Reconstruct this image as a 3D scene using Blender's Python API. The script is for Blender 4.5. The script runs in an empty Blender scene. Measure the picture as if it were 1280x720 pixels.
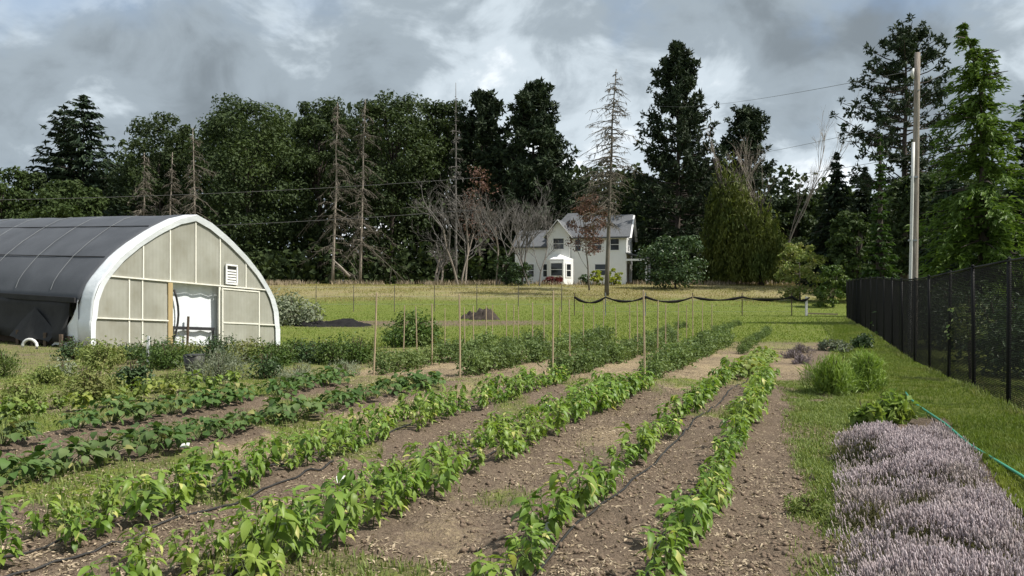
import bpy, math, random
import numpy as np
from mathutils import Vector, Matrix

SC = bpy.context.scene
COL = SC.collection
rng = np.random.default_rng(11)
random.seed(5)
R = math.radians
PI = math.pi

# ------------------------------------------------------------------ camera, sky, sun, exposure
EYE = 1.65
F = 985.0                      # focal length in pixels of a 1280 wide picture
cam = bpy.data.cameras.new("camera")
cam.sensor_width = 36.0
cam.lens = F / 1280 * 36
cam.clip_start = 0.05
cam.clip_end = 3000
cam_o = bpy.data.objects.new("camera", cam)
cam_o.location = (0, 0, EYE)
cam_o.rotation_euler = (R(90.05), 0, 0)
COL.objects.link(cam_o)
SC.camera = cam_o

SUN_AZ = Vector((0.93, -0.22))     # horizontal direction towards the sun
SUN_EL = R(52)
d = Vector((SUN_AZ.x, SUN_AZ.y, 0)).normalized() * math.cos(SUN_EL) + Vector((0, 0, math.sin(SUN_EL)))
sun = bpy.data.lights.new("sun", 'SUN')
sun.energy = 4.1
sun.angle = R(1.2)
sun.color = (1.0, 0.95, 0.86)
sun_o = bpy.data.objects.new("sun", sun)
sun_o.rotation_euler = (-d).to_track_quat('-Z', 'Y').to_euler()
sun_o.location = (40, -10, 60)
COL.objects.link(sun_o)

world = bpy.data.worlds.new("World")
SC.world = world
world.use_nodes = True


def build_world():
    nt = world.node_tree
    N, L = nt.nodes, nt.links
    N.clear()
    out = N.new("ShaderNodeOutputWorld")
    sky = N.new("ShaderNodeTexSky")
    sky.sky_type = 'NISHITA'
    sky.sun_disc = False
    sky.sun_elevation = SUN_EL
    sky.sun_rotation = math.atan2(SUN_AZ.x, SUN_AZ.y)
    bg1 = N.new("ShaderNodeBackground")
    bg1.inputs['Strength'].default_value = 0.085
    L.new(sky.outputs[0], bg1.inputs['Color'])
    tc = N.new("ShaderNodeTexCoord")
    sep = N.new("ShaderNodeSeparateXYZ")
    L.new(tc.outputs['Generated'], sep.inputs[0])

    def math_(op, a, b=None, clamp=False):
        n = N.new("ShaderNodeMath")
        n.operation = op
        n.use_clamp = clamp
        for i, s in enumerate((a, b)):
            if s is None:
                continue
            if isinstance(s, (int, float)):
                n.inputs[i].default_value = s
            else:
                L.new(s, n.inputs[i])
        return n.outputs[0]
    # a cloud deck seen in perspective: direction divided by its height
    z = math_('MAXIMUM', sep.outputs[2], 0.0)
    den = math_('ADD', z, 0.6)
    px = math_('DIVIDE', sep.outputs[0], den)
    py = math_('DIVIDE', sep.outputs[1], den)
    comb = N.new("ShaderNodeCombineXYZ")
    L.new(px, comb.inputs[0])
    L.new(py, comb.inputs[1])
    comb.inputs[2].default_value = 3.1

    def noise(scale, detail, rough, off, dist=0.0):
        m = N.new("ShaderNodeMapping")
        m.inputs['Location'].default_value = off
        L.new(comb.outputs[0], m.inputs['Vector'])
        n = N.new("ShaderNodeTexNoise")
        n.inputs['Scale'].default_value = scale
        n.inputs['Detail'].default_value = detail
        n.inputs['Roughness'].default_value = rough
        n.inputs['Distortion'].default_value = dist
        L.new(m.outputs[0], n.inputs['Vector'])
        return n.outputs[0]

    def ramp(fac, stops):
        r = N.new("ShaderNodeValToRGB")
        r.color_ramp.interpolation = 'EASE'
        els = r.color_ramp.elements
        while len(els) < len(stops):
            els.new(0.5)
        for e, (p, c) in zip(els, stops):
            e.position = p
            e.color = c if len(c) == 4 else (*c, 1)
        L.new(fac, r.inputs[0])
        return r.outputs[0]
    big = noise(2.3, 8, 0.5, (9.42, 15.69, 18.9), 0.25)
    fine = noise(6.5, 9, 0.56, (14.47, 5.38, 9.18), 0.4)
    mixn = math_('ADD', math_('MULTIPLY', big, 0.62), math_('MULTIPLY', fine, 0.38))
    shade = ramp(mixn, [(0.34, (0.12, 0.142, 0.16)), (0.455, (0.19, 0.224, 0.252)), (0.525, (0.33, 0.375, 0.41)),
                        (0.585, (0.52, 0.55, 0.575)), (0.65, (0.68, 0.695, 0.71))])
    bg2 = N.new("ShaderNodeBackground")
    bg2.inputs['Strength'].default_value = 1.2
    L.new(shade, bg2.inputs['Color'])
    gap = noise(1.6, 6, 0.55, (1.62, 12.57, 6.6), 0.3)
    mask = ramp(gap, [(0.34, (0.35, 0.35, 0.35)), (0.47, (1, 1, 1))])
    mx = N.new("ShaderNodeMixShader")
    L.new(mask, mx.inputs[0])
    L.new(bg1.outputs[0], mx.inputs[1])
    L.new(bg2.outputs[0], mx.inputs[2])
    L.new(mx.outputs[0], out.inputs[0])


build_world()
SC.view_settings.view_transform = 'Standard'
SC.view_settings.look = 'None'
SC.view_settings.gamma = 1.0
SC.view_settings.exposure = 0.78
SC.view_settings.use_curve_mapping = False
SC.render.engine = 'CYCLES'
SC.cycles.use_denoising = True
SC.cycles.max_bounces = 6
SC.cycles.transparent_max_bounces = 12
SC.cycles.sample_clamp_indirect = 6.0


# ------------------------------------------------------------------ maths helpers
def smooth(a, b, x):
    t = np.clip((np.asarray(x, float) - a) / (b - a), 0, 1)
    return t * t * (3 - 2 * t)


_T = np.random.default_rng(3).random((64, 256, 256)).astype(np.float32)


def vnoise(x, y, k=0):
    x = np.asarray(x, float)
    y = np.asarray(y, float)
    xi = np.floor(x).astype(int)
    yi = np.floor(y).astype(int)
    fx = x - xi
    fy = y - yi
    fx = fx * fx * (3 - 2 * fx)
    fy = fy * fy * (3 - 2 * fy)
    T = _T[k % 64]
    a = T[xi & 255, yi & 255]
    b = T[(xi + 1) & 255, yi & 255]
    c = T[xi & 255, (yi + 1) & 255]
    e = T[(xi + 1) & 255, (yi + 1) & 255]
    return (a * (1 - fx) + b * fx) * (1 - fy) + (c * (1 - fx) + e * fx) * fy


def gz(x, y):
    x = np.asarray(x, float)
    y = np.asarray(y, float)
    z = 2.1 * smooth(46, 86, y) + 1.5 * smooth(95, 300, y)
    z = z - 0.20 * np.exp(-((x - 10.4) ** 2 + (y - 20) ** 2) / 50.0)
    z = z - 0.45 * np.exp(-((x + 6.8) ** 2 + (y - 29.5) ** 2) / 32.0)
    return z


def gzf(x, y):
    return float(gz(x, y))


def wx(u, Y):
    return (u - 640) / F * Y


def wz(v, Y):
    return EYE - (v - 361) / F * Y


SL = 0.416                      # the crop rows run along (SL, 1)


def unit(v):
    return v / (np.linalg.norm(v, axis=-1, keepdims=True) + 1e-9)


# ------------------------------------------------------------------ mesh helpers
def mesh_np(name, V, Fs, mats, smooth_=False, mi=None):
    """V (n,3); Fs list of (m,k) int arrays"""
    me = bpy.data.meshes.new(name)
    V = np.asarray(V, np.float32)
    if not isinstance(Fs, (list, tuple)):
        Fs = [Fs]
    Fs = [np.asarray(f, np.int32) for f in Fs if len(f)]
    loops = np.concatenate([f.ravel() for f in Fs])
    tot = np.concatenate([np.full(len(f), f.shape[1], np.int32) for f in Fs])
    st = np.concatenate([[0], np.cumsum(tot)[:-1]]).astype(np.int32)
    me.vertices.add(len(V))
    me.vertices.foreach_set('co', V.ravel())
    me.loops.add(len(loops))
    me.loops.foreach_set('vertex_index', loops)
    me.polygons.add(len(tot))
    me.polygons.foreach_set('loop_start', st)
    me.polygons.foreach_set('loop_total', tot)
    me.polygons.foreach_set('use_smooth', np.full(len(tot), bool(smooth_)))
    for m in (mats if isinstance(mats, (list, tuple)) else [mats]):
        me.materials.append(m)
    if mi is not None:
        me.polygons.foreach_set('material_index', np.asarray(mi, np.int32))
    me.update(calc_edges=True)
    return me


def link(name, data, parent=None, loc=(0, 0, 0), rot=(0, 0, 0), scale=None):
    o = bpy.data.objects.new(name, data)
    COL.objects.link(o)
    o.location = loc
    o.rotation_euler = rot
    if scale is not None:
        o.scale = (scale,) * 3 if isinstance(scale, (int, float)) else scale
    if parent is not None:
        o.parent = parent
    return o


def tag(o, label=None, cat=None, group=None, kind=None):
    if label:
        o['label'] = label
    if cat:
        o['category'] = cat
    if group:
        o['group'] = group
    if kind:
        o['kind'] = kind
    return o


def thing(name, label, cat, loc=(0, 0, 0), rz=0.0, group=None):
    o = link(name, None, None, loc, (0, 0, rz))
    o.empty_display_size = 0.2
    return tag(o, label, cat, group)


class MB:
    """collects shapes into one mesh"""

    def __init__(s):
        s.V = []
        s.F = {}
        s.n = 0

    def add(s, V, Fa):
        V = np.asarray(V, float).reshape(-1, 3)
        if isinstance(Fa, list):
            by = {}
            for f in Fa:
                by.setdefault(len(f), []).append(f)
            Fa = list(by.values())
        else:
            Fa = [Fa]
        for f in Fa:
            f = np.asarray(f, int)
            s.F.setdefault(f.shape[1], []).append(f + s.n)
        s.V.append(V)
        s.n += len(V)
        return s

    def box(s, a, b, M=None):
        x0, y0, z0 = a
        x1, y1, z1 = b
        V = np.array([(x0, y0, z0), (x1, y0, z0), (x1, y1, z0), (x0, y1, z0),
                      (x0, y0, z1), (x1, y0, z1), (x1, y1, z1), (x0, y1, z1)], float)
        if M is not None:
            V = V @ np.array(M)[:3, :3].T + np.array(M)[:3, 3]
        return s.add(V, [[0, 3, 2, 1], [4, 5, 6, 7], [0, 1, 5, 4], [1, 2, 6, 5], [2, 3, 7, 6], [3, 0, 4, 7]])

    def bar(s, p, q, w, h=None, up=(0, 0, 1)):
        p = np.array(p, float)
        q = np.array(q, float)
        h = w if h is None else h
        t = unit(q - p)
        up = np.array(up, float)
        if abs(t @ up) > 0.95:
            up = np.array((0, 1.0, 0))
        a = unit(np.cross(t, up)) * w / 2
        b = unit(np.cross(a, t)) * h / 2
        V = [p - a - b, p + a - b, p + a + b, p - a + b, q - a - b, q + a - b, q + a + b, q - a + b]
        return s.add(V, [[0, 3, 2, 1], [4, 5, 6, 7], [0, 1, 5, 4], [1, 2, 6, 5], [2, 3, 7, 6], [3, 0, 4, 7]])

    def tube(s, pts, rad, sides=5, cap=True):
        V, Fq = tube(pts, rad, sides)
        s.add(V, Fq)
        if cap:
            n = len(V)
            s.F.setdefault(sides, []).append(np.array([list(range(sides))[::-1], list(range(n - sides, n))]) + s.n - n)
        return s

    def build(s, name, mat, parent=None, smooth_=False, **k):
        V = np.concatenate(s.V)
        me = mesh_np(name, V, [np.concatenate(f) for f in s.F.values()], mat, smooth_)
        return link(name, me, parent, **k)


def tube(pts, rad, sides=5):
    pts = np.asarray(pts, float)
    n = len(pts)
    rad = np.broadcast_to(np.asarray(rad, float), (n,))
    t = np.gradient(pts, axis=0)
    t = unit(t)
    ref = np.array((0.0, 0.0, 1.0)) if abs(t[:, 2]).mean() < 0.8 else np.array((1.0, 0.0, 0.0))
    a = unit(np.cross(t, ref))
    b = np.cross(t, a)
    ang = np.arange(sides) / sides * 2 * PI
    V = pts[:, None, :] + rad[:, None, None] * (np.cos(ang)[None, :, None] * a[:, None, :] + np.sin(ang)[None, :, None] * b[:, None, :])
    i = np.arange(n - 1)[:, None] * sides
    j = np.arange(sides)[None, :]
    k = (j + 1) % sides
    Fq = np.stack([i + j, i + k, i + sides + k, i + sides + j], -1).reshape(-1, 4)
    return V.reshape(-1, 3), Fq


def cards(c, n, length, width, along=None, r=rng):
    """leaf-shaped quads centred on c, normal near n, long axis near 'along'"""
    m = len(c)
    n = unit(n)
    if along is None:
        along = r.normal(size=(m, 3))
    a = along - (along * n).sum(1, keepdims=True) * n
    a = unit(a)
    b = np.cross(n, a)
    length = np.broadcast_to(length, (m,))[:, None]
    width = np.broadcast_to(width, (m,))[:, None]
    bend = n * length * -0.12
    V = np.stack([c - a * length * .5 + bend, c + b * width * .5 - a * length * .08, c + a * length * .5 + bend, c - b * width * .5 - a * length * .08], 1)
    return V.reshape(-1, 3), np.arange(m * 4).reshape(m, 4)


def join(parts):
    Vs, Fs, n = [], [], 0
    for V, Fq in parts:
        Vs.append(V)
        Fs.append(Fq + n)
        n += len(V)
    return np.concatenate(Vs), np.concatenate(Fs)


# ------------------------------------------------------------------ materials
def newmat(name):
    m = bpy.data.materials.new(name)
    m.use_nodes = True
    nt = m.node_tree
    nt.nodes.clear()
    return m, nt.nodes, nt.links


def hexa(c):
    return (*c, 1.0)


def mixc(N, L, fac, a, b, mode='MIX'):
    n = N.new("ShaderNodeMix")
    n.data_type = 'RGBA'
    n.blend_type = mode
    for sock, s in ((n.inputs[0], fac), (n.inputs[6], a), (n.inputs[7], b)):
        if isinstance(s, (int, float)):
            sock.default_value = s
        elif isinstance(s, tuple):
            sock.default_value = hexa(s) if len(s) == 3 else s
        else:
            L.new(s, sock)
    return n.outputs[2]


def mth(N, L, op, a, b=None, c=None, clamp=False):
    n = N.new("ShaderNodeMath")
    n.operation = op
    n.use_clamp = clamp
    for i, s in enumerate((a, b, c)):
        if s is None:
            continue
        if isinstance(s, (int, float)):
            n.inputs[i].default_value = s
        else:
            L.new(s, n.inputs[i])
    return n.outputs[0]


def noise_n(N, L, scale, detail=4, rough=0.55, vec=None, dist=0.0):
    n = N.new("ShaderNodeTexNoise")
    n.inputs['Scale'].default_value = scale
    n.inputs['Detail'].default_value = detail
    n.inputs['Roughness'].default_value = rough
    n.inputs['Distortion'].default_value = dist
    if vec is None:
        vec = N.new("ShaderNodeNewGeometry").outputs['Position']
    L.new(vec, n.inputs['Vector'])
    return n.outputs[0]


def ramp_n(N, L, fac, p0, p1, c0=(0, 0, 0), c1=(1, 1, 1)):
    r = N.new("ShaderNodeValToRGB")
    r.color_ramp.elements[0].position = p0
    r.color_ramp.elements[0].color = hexa(c0)
    r.color_ramp.elements[1].position = p1
    r.color_ramp.elements[1].color = hexa(c1)
    L.new(fac, r.inputs[0])
    return r.outputs[0]


def leafmat(name, c1, c2, c3=None, transl=0.3, rough=0.5, spec=0.25, pscale=0.25, tboost=1.3, odd=None, odd_at=0.955):
    """foliage: two leaf colours picked per leaf, patches of a third"""
    m, N, L = newmat(name)
    out = N.new("ShaderNodeOutputMaterial")
    g = N.new("ShaderNodeNewGeometry")
    oi = N.new("ShaderNodeObjectInfo")
    rnd = mth(N, L, 'FRACT', mth(N, L, 'ADD', g.outputs['Random Per Island'], oi.outputs['Random']))
    col = mixc(N, L, rnd, c1, c2)
    if c3 is not None:
        p = ramp_n(N, L, noise_n(N, L, pscale, 3), 0.48, 0.68)
        col = mixc(N, L, mth(N, L, 'MULTIPLY', p, 0.8), col, c3)
    if odd is not None:
        col = mixc(N, L, mth(N, L, 'GREATER_THAN', mth(N, L, 'FRACT', mth(N, L, 'MULTIPLY', rnd, 7.31)), odd_at), col, odd)
    hs = N.new("ShaderNodeHueSaturation")
    L.new(mth(N, L, 'MULTIPLY_ADD', oi.outputs['Random'], 0.3, 0.86), hs.inputs['Value'])
    L.new(col, hs.inputs['Color'])
    col = hs.outputs[0]
    b = N.new("ShaderNodeBsdfPrincipled")
    b.inputs['Roughness'].default_value = rough
    b.inputs['Specular IOR Level'].default_value = spec
    L.new(col, b.inputs['Base Color'])
    t = N.new("ShaderNodeBsdfTranslucent")
    tcol = mixc(N, L, 1.0, col, (tboost, tboost * 1.05, tboost * 0.55), 'MULTIPLY')
    L.new(tcol, t.inputs[0])
    mx = N.new("ShaderNodeMixShader")
    mx.inputs[0].default_value = transl
    L.new(b.outputs[0], mx.inputs[1])
    L.new(t.outputs[0], mx.inputs[2])
    L.new(mx.outputs[0], out.inputs[0])
    return m


def mat(name, c1, c2=None, rough=0.7, scale=6.0, bump=0.0, bscale=None, metal=0.0, spec=0.3, stretch=None, detail=5):
    m, N, L = newmat(name)
    out = N.new("ShaderNodeOutputMaterial")
    b = N.new("ShaderNodeBsdfPrincipled")
    b.inputs['Roughness'].default_value = rough
    b.inputs['Metallic'].default_value = metal
    b.inputs['Specular IOR Level'].default_value = spec
    c2 = c2 or tuple(x * 0.75 for x in c1)
    tc = N.new("ShaderNodeTexCoord").outputs['Object']
    if stretch:
        mp = N.new("ShaderNodeMapping")
        mp.inputs['Scale'].default_value = stretch
        L.new(tc, mp.inputs[0])
        tc = mp.outputs[0]
    n = noise_n(N, L, scale, detail, 0.6, tc)
    L.new(mixc(N, L, ramp_n(N, L, n, 0.32, 0.68), c1, c2), b.inputs['Base Color'])
    if bump:
        bp = N.new("ShaderNodeBump")
        bp.inputs['Strength'].default_value = bump
        bp.inputs['Distance'].default_value = 0.02
        L.new(noise_n(N, L, bscale or scale * 3, 4, 0.6, tc), bp.inputs['Height'])
        L.new(bp.outputs[0], b.inputs['Normal'])
    L.new(b.outputs[0], out.inputs[0])
    return m


M = {}
M['pepper'] = leafmat('pepper_leaf', (0.088, 0.165, 0.024), (0.175, 0.265, 0.045), (0.24, 0.305, 0.06), 0.34, 0.46, 0.32, 1.5, odd=(0.42, 0.42, 0.14))
M['squash'] = leafmat('squash_leaf', (0.046, 0.094, 0.024), (0.083, 0.143, 0.037), (0.121, 0.154, 0.061), 0.25, 0.6, 0.2, 1.2, odd=(0.22, 0.22, 0.08))
M['pale_crop'] = leafmat('pale_crop_leaf', (0.12, 0.19, 0.035), (0.19, 0.25, 0.06), (0.25, 0.25, 0.06), 0.3, 0.5, 0.3, 1.2)
M['tomato'] = leafmat('tomato_leaf', (0.085, 0.13, 0.045), (0.145, 0.195, 0.07), (0.17, 0.22, 0.075), 0.28, 0.55, 0.2, 0.8)
M['oak'] = leafmat('oak_leaf', (0.026, 0.042, 0.018), (0.052, 0.074, 0.028), (0.060, 0.085, 0.028), 0.22, 0.6, 0.15, 0.12)
M['oak_light'] = leafmat('light_tree_leaf', (0.034, 0.056, 0.018), (0.060, 0.087, 0.027), (0.048, 0.075, 0.021), 0.2, 0.6, 0.15, 0.15)
M['pine'] = leafmat('pine_needle', (0.018, 0.030, 0.016), (0.040, 0.058, 0.026), None, 0.06, 0.6, 0.15)
M['fir'] = leafmat('fir_needle', (0.019, 0.033, 0.021), (0.042, 0.062, 0.033), None, 0.06, 0.6, 0.15)
M['cedar'] = leafmat('cedar_needle', (0.07, 0.125, 0.024), (0.135, 0.205, 0.045), (0.15, 0.225, 0.045), 0.25, 0.55, 0.2, 0.3)
M['ivy'] = leafmat('ivy_leaf', (0.034, 0.072, 0.014), (0.070, 0.126, 0.026), None, 0.2, 0.5, 0.3)
M['willow'] = leafmat('weeping_leaf', (0.068, 0.084, 0.018), (0.128, 0.149, 0.035), (0.054, 0.081, 0.020), 0.22, 0.6, 0.15, 0.3)
M['rust'] = leafmat('rusty_leaf', (0.105, 0.06, 0.048), (0.17, 0.105, 0.085), None, 0.2, 0.7, 0.1)
M['shrub'] = leafmat('shrub_leaf', (0.045, 0.085, 0.018), (0.09, 0.14, 0.03), (0.12, 0.15, 0.04), 0.22, 0.5, 0.25, 1.0)
M['dark_shrub'] = leafmat('dark_shrub_leaf', (0.034, 0.066, 0.025), (0.072, 0.115, 0.042), None, 0.15, 0.45, 0.3)
M['grey_shrub'] = leafmat('grey_herb_leaf', (0.145, 0.175, 0.115), (0.25, 0.275, 0.195), (0.19, 0.19, 0.14), 0.2, 0.7, 0.1, 2.0)
M['yellow_shrub'] = leafmat('lime_shrub_leaf', (0.20, 0.24, 0.02), (0.30, 0.33, 0.035), None, 0.25, 0.5, 0.25)
M['herb'] = leafmat('herb_leaf', (0.12, 0.165, 0.04), (0.20, 0.235, 0.075), (0.24, 0.22, 0.09), 0.25, 0.6, 0.2, 1.3)
M['red_shrub'] = leafmat('red_shrub_leaf', (0.10, 0.012, 0.015), (0.17, 0.03, 0.03), None, 0.2, 0.5, 0.25)
M['tuft'] = leafmat('tuft_blade', (0.11, 0.175, 0.025), (0.19, 0.265, 0.05), None, 0.3, 0.5, 0.3)
M['pale_leaf'] = leafmat('pale_vine_leaf', (0.16, 0.24, 0.08), (0.30, 0.34, 0.16), None, 0.3, 0.5, 0.3)
M['grass'] = leafmat('lawn_blade', (0.095, 0.142, 0.022), (0.165, 0.212, 0.038), (0.20, 0.215, 0.055), 0.3, 0.6, 0.2, 0.7)
M['weed'] = leafmat('weed_leaf', (0.10, 0.145, 0.035), (0.19, 0.225, 0.07), None, 0.25, 0.6, 0.2)
M['meadow'] = leafmat('meadow_blade', (0.20, 0.185, 0.06), (0.36, 0.30, 0.14), (0.17, 0.20, 0.045), 0.25, 0.7, 0.1, 0.12)
M['straw'] = leafmat('straw', (0.20, 0.155, 0.105), (0.42, 0.345, 0.245), None, 0.1, 0.7, 0.2)
M['flower'] = leafmat('lavender_flower', (0.37, 0.305, 0.325), (0.58, 0.505, 0.53), (0.37, 0.315, 0.285), 0.2, 0.8, 0.1, 1.4, 1.0)
M['mauve'] = leafmat('mauve_mound_leaf', (0.13, 0.105, 0.12), (0.22, 0.185, 0.20), None, 0.15, 0.8, 0.1)
M['lav_green'] = leafmat('lavender_leaf', (0.12, 0.12, 0.06), (0.20, 0.19, 0.10), None, 0.2, 0.7, 0.1)
M['bark'] = mat('bark', (0.075, 0.06, 0.05), (0.035, 0.028, 0.024), 0.9, 3, 0.5, 8, stretch=(3, 3, 0.6))
M['pale_bark'] = mat('pale_dead_bark', (0.30, 0.26, 0.22), (0.17, 0.145, 0.12), 0.9, 2, 0.3, stretch=(2, 2, 0.4))
M['cable'] = mat('grey_cable', (0.10, 0.10, 0.10), (0.07, 0.07, 0.07), 0.6, 3)
M['dead_wood'] = mat('dead_conifer_wood', (0.15, 0.132, 0.105), (0.08, 0.07, 0.057), 0.9, 2)
M['grey_wood'] = mat('grey_bare_wood', (0.17, 0.158, 0.145), (0.095, 0.088, 0.08), 0.9, 2)
M['stake'] = mat('stake_wood', (0.46, 0.36, 0.24), (0.31, 0.235, 0.15), 0.8, 6, 0.3, stretch=(8, 8, 1))
M['pole_wood'] = mat('weathered_pole_wood', (0.34, 0.30, 0.26), (0.15, 0.125, 0.105), 0.9, 3.5, 0.8, 12, stretch=(8, 8, 0.45))
M['white_pipe'] = mat('white_pipe', (0.62, 0.62, 0.60), (0.48, 0.48, 0.46), 0.5, 2)
M['stem'] = mat('plant_stem', (0.10, 0.14, 0.04), (0.07, 0.09, 0.03), 0.7, 10)
M['woodstem'] = mat('shrub_stem', (0.10, 0.075, 0.05), (0.06, 0.045, 0.03), 0.9, 10)
M['black_metal'] = mat('black_fence_metal', (0.008, 0.008, 0.009), (0.014, 0.014, 0.014), 0.6, 8, spec=0.15)
M['black_wire'] = mat('black_mesh_wire', (0.006, 0.0065, 0.007), (0.009, 0.009, 0.0095), 0.8, 8, spec=0.08)
M['black_cloth'] = mat('black_ground_cloth', (0.012, 0.012, 0.013), (0.022, 0.021, 0.021), 0.9, 5, 0.5, 20, spec=0.08)
M['black_plastic'] = mat('black_plastic', (0.015, 0.015, 0.016), (0.03, 0.028, 0.026), 0.5, 8)
M['hose'] = mat('green_hose', (0.04, 0.25, 0.16), (0.05, 0.30, 0.20), 0.4, 8, spec=0.4)
M['tag'] = mat('white_plastic_tag', (0.78, 0.78, 0.78), (0.66, 0.66, 0.66), 0.4, 8)
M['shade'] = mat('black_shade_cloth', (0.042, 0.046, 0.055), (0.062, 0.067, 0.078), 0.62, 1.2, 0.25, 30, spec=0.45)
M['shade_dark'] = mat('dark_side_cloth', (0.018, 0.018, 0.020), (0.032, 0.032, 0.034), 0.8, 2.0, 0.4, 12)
M['strap'] = mat('grey_strap', (0.16, 0.17, 0.18), (0.11, 0.12, 0.13), 0.7, 3)
M['poly'] = mat('white_plastic_film', (0.72, 0.75, 0.78), (0.60, 0.63, 0.66), 0.4, 1.5, 0.8, 5, spec=0.4)
M['frame'] = mat('cream_painted_frame', (0.74, 0.73, 0.66), (0.64, 0.62, 0.54), 0.5, 4)
M['wood'] = mat('raw_lumber', (0.42, 0.33, 0.17), (0.33, 0.25, 0.13), 0.75, 4, 0.2, 20, stretch=(6, 6, 0.6))
M['old_wood'] = mat('old_lumber', (0.13, 0.095, 0.07), (0.08, 0.06, 0.045), 0.85, 4, 0.4, 20)
M['metal'] = mat('galvanised_steel', (0.35, 0.36, 0.37), (0.27, 0.28, 0.29), 0.45, 5, metal=0.6)
M['siding'] = mat('white_house_siding', (0.82, 0.82, 0.81), (0.76, 0.765, 0.76), 0.6, 1.0)
M['trim'] = mat('white_trim', (0.80, 0.80, 0.79), (0.74, 0.74, 0.73), 0.5, 2)
M['shingle'] = mat('grey_roof_shingle', (0.125, 0.13, 0.14), (0.085, 0.09, 0.098), 0.9, 6.0, 0.4, 8)
M['glass'] = mat('dark_window_glass', (0.015, 0.018, 0.02), (0.03, 0.034, 0.038), 0.08, 1, spec=0.6)
M['stone'] = mat('stone', (0.22, 0.20, 0.18), (0.13, 0.115, 0.10), 0.9, 6, 0.5, 18)
M['compost'] = mat('dark_compost', (0.055, 0.042, 0.034), (0.03, 0.024, 0.02), 0.95, 6, 0.6, 14)
M['clod'] = mat('soil_clod', (0.19, 0.14, 0.10), (0.11, 0.08, 0.058), 0.95, 12, 0.4, 40)
M['concrete'] = mat('concrete', (0.35, 0.33, 0.31), (0.25, 0.24, 0.22), 0.9, 4)


def panel_mat():
    m, N, L = newmat('polycarbonate_panel')
    out = N.new("ShaderNodeOutputMaterial")
    tc = N.new("ShaderNodeTexCoord").outputs['Object']
    n = ramp_n(N, L, noise_n(N, L, 0.9, 4, 0.6, tc), 0.35, 0.7)
    col = mixc(N, L, n, (0.60, 0.60, 0.54), (0.46, 0.455, 0.39))
    dt = N.new("ShaderNodeVectorMath")
    dt.operation = 'DOT_PRODUCT'
    L.new(tc, dt.inputs[0])
    dt.inputs[1].default_value = (.5, .86, 0)
    rib = mth(N, L, 'MULTIPLY_ADD', mth(N, L, 'SINE', mth(N, L, 'MULTIPLY', dt.outputs['Value'], 52.0)), .5, .5)
    col = mixc(N, L, mth(N, L, 'MULTIPLY', rib, .10), col, (0.30, 0.285, 0.22))
    mp = N.new("ShaderNodeMapping")
    mp.inputs['Scale'].default_value = (1.2, 1.2, .6)
    L.new(tc, mp.inputs[0])
    col = mixc(N, L, mth(N, L, 'MULTIPLY', ramp_n(N, L, noise_n(N, L, 2.2, 6, .65, mp.outputs[0]), .46, .70), .30), col, (0.33, 0.30, 0.21))
    b = N.new("ShaderNodeBsdfPrincipled")
    b.inputs['Roughness'].default_value = 0.45
    b.inputs['Specular IOR Level'].default_value = 0.35
    L.new(col, b.inputs['Base Color'])
    t = N.new("ShaderNodeBsdfTranslucent")
    L.new(col, t.inputs[0])
    m1 = N.new("ShaderNodeMixShader")
    m1.inputs[0].default_value = 0.35
    L.new(b.outputs[0], m1.inputs[1])
    L.new(t.outputs[0], m1.inputs[2])
    tr = N.new("ShaderNodeBsdfTransparent")
    tr.inputs[0].default_value = (0.8, 0.8, 0.72, 1)
    m2 = N.new("ShaderNodeMixShader")
    m2.inputs[0].default_value = 0.24
    L.new(m1.outputs[0], m2.inputs[1])
    L.new(tr.outputs[0], m2.inputs[2])
    L.new(m2.outputs[0], out.inputs[0])
    return m


M['panel'] = panel_mat()


# ------------------------------------------------------------------ ground
def band(x, a, b, s=0.12):
    return smooth(a - s, a + s, x) * (1 - smooth(b - s, b + s, x))


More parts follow.
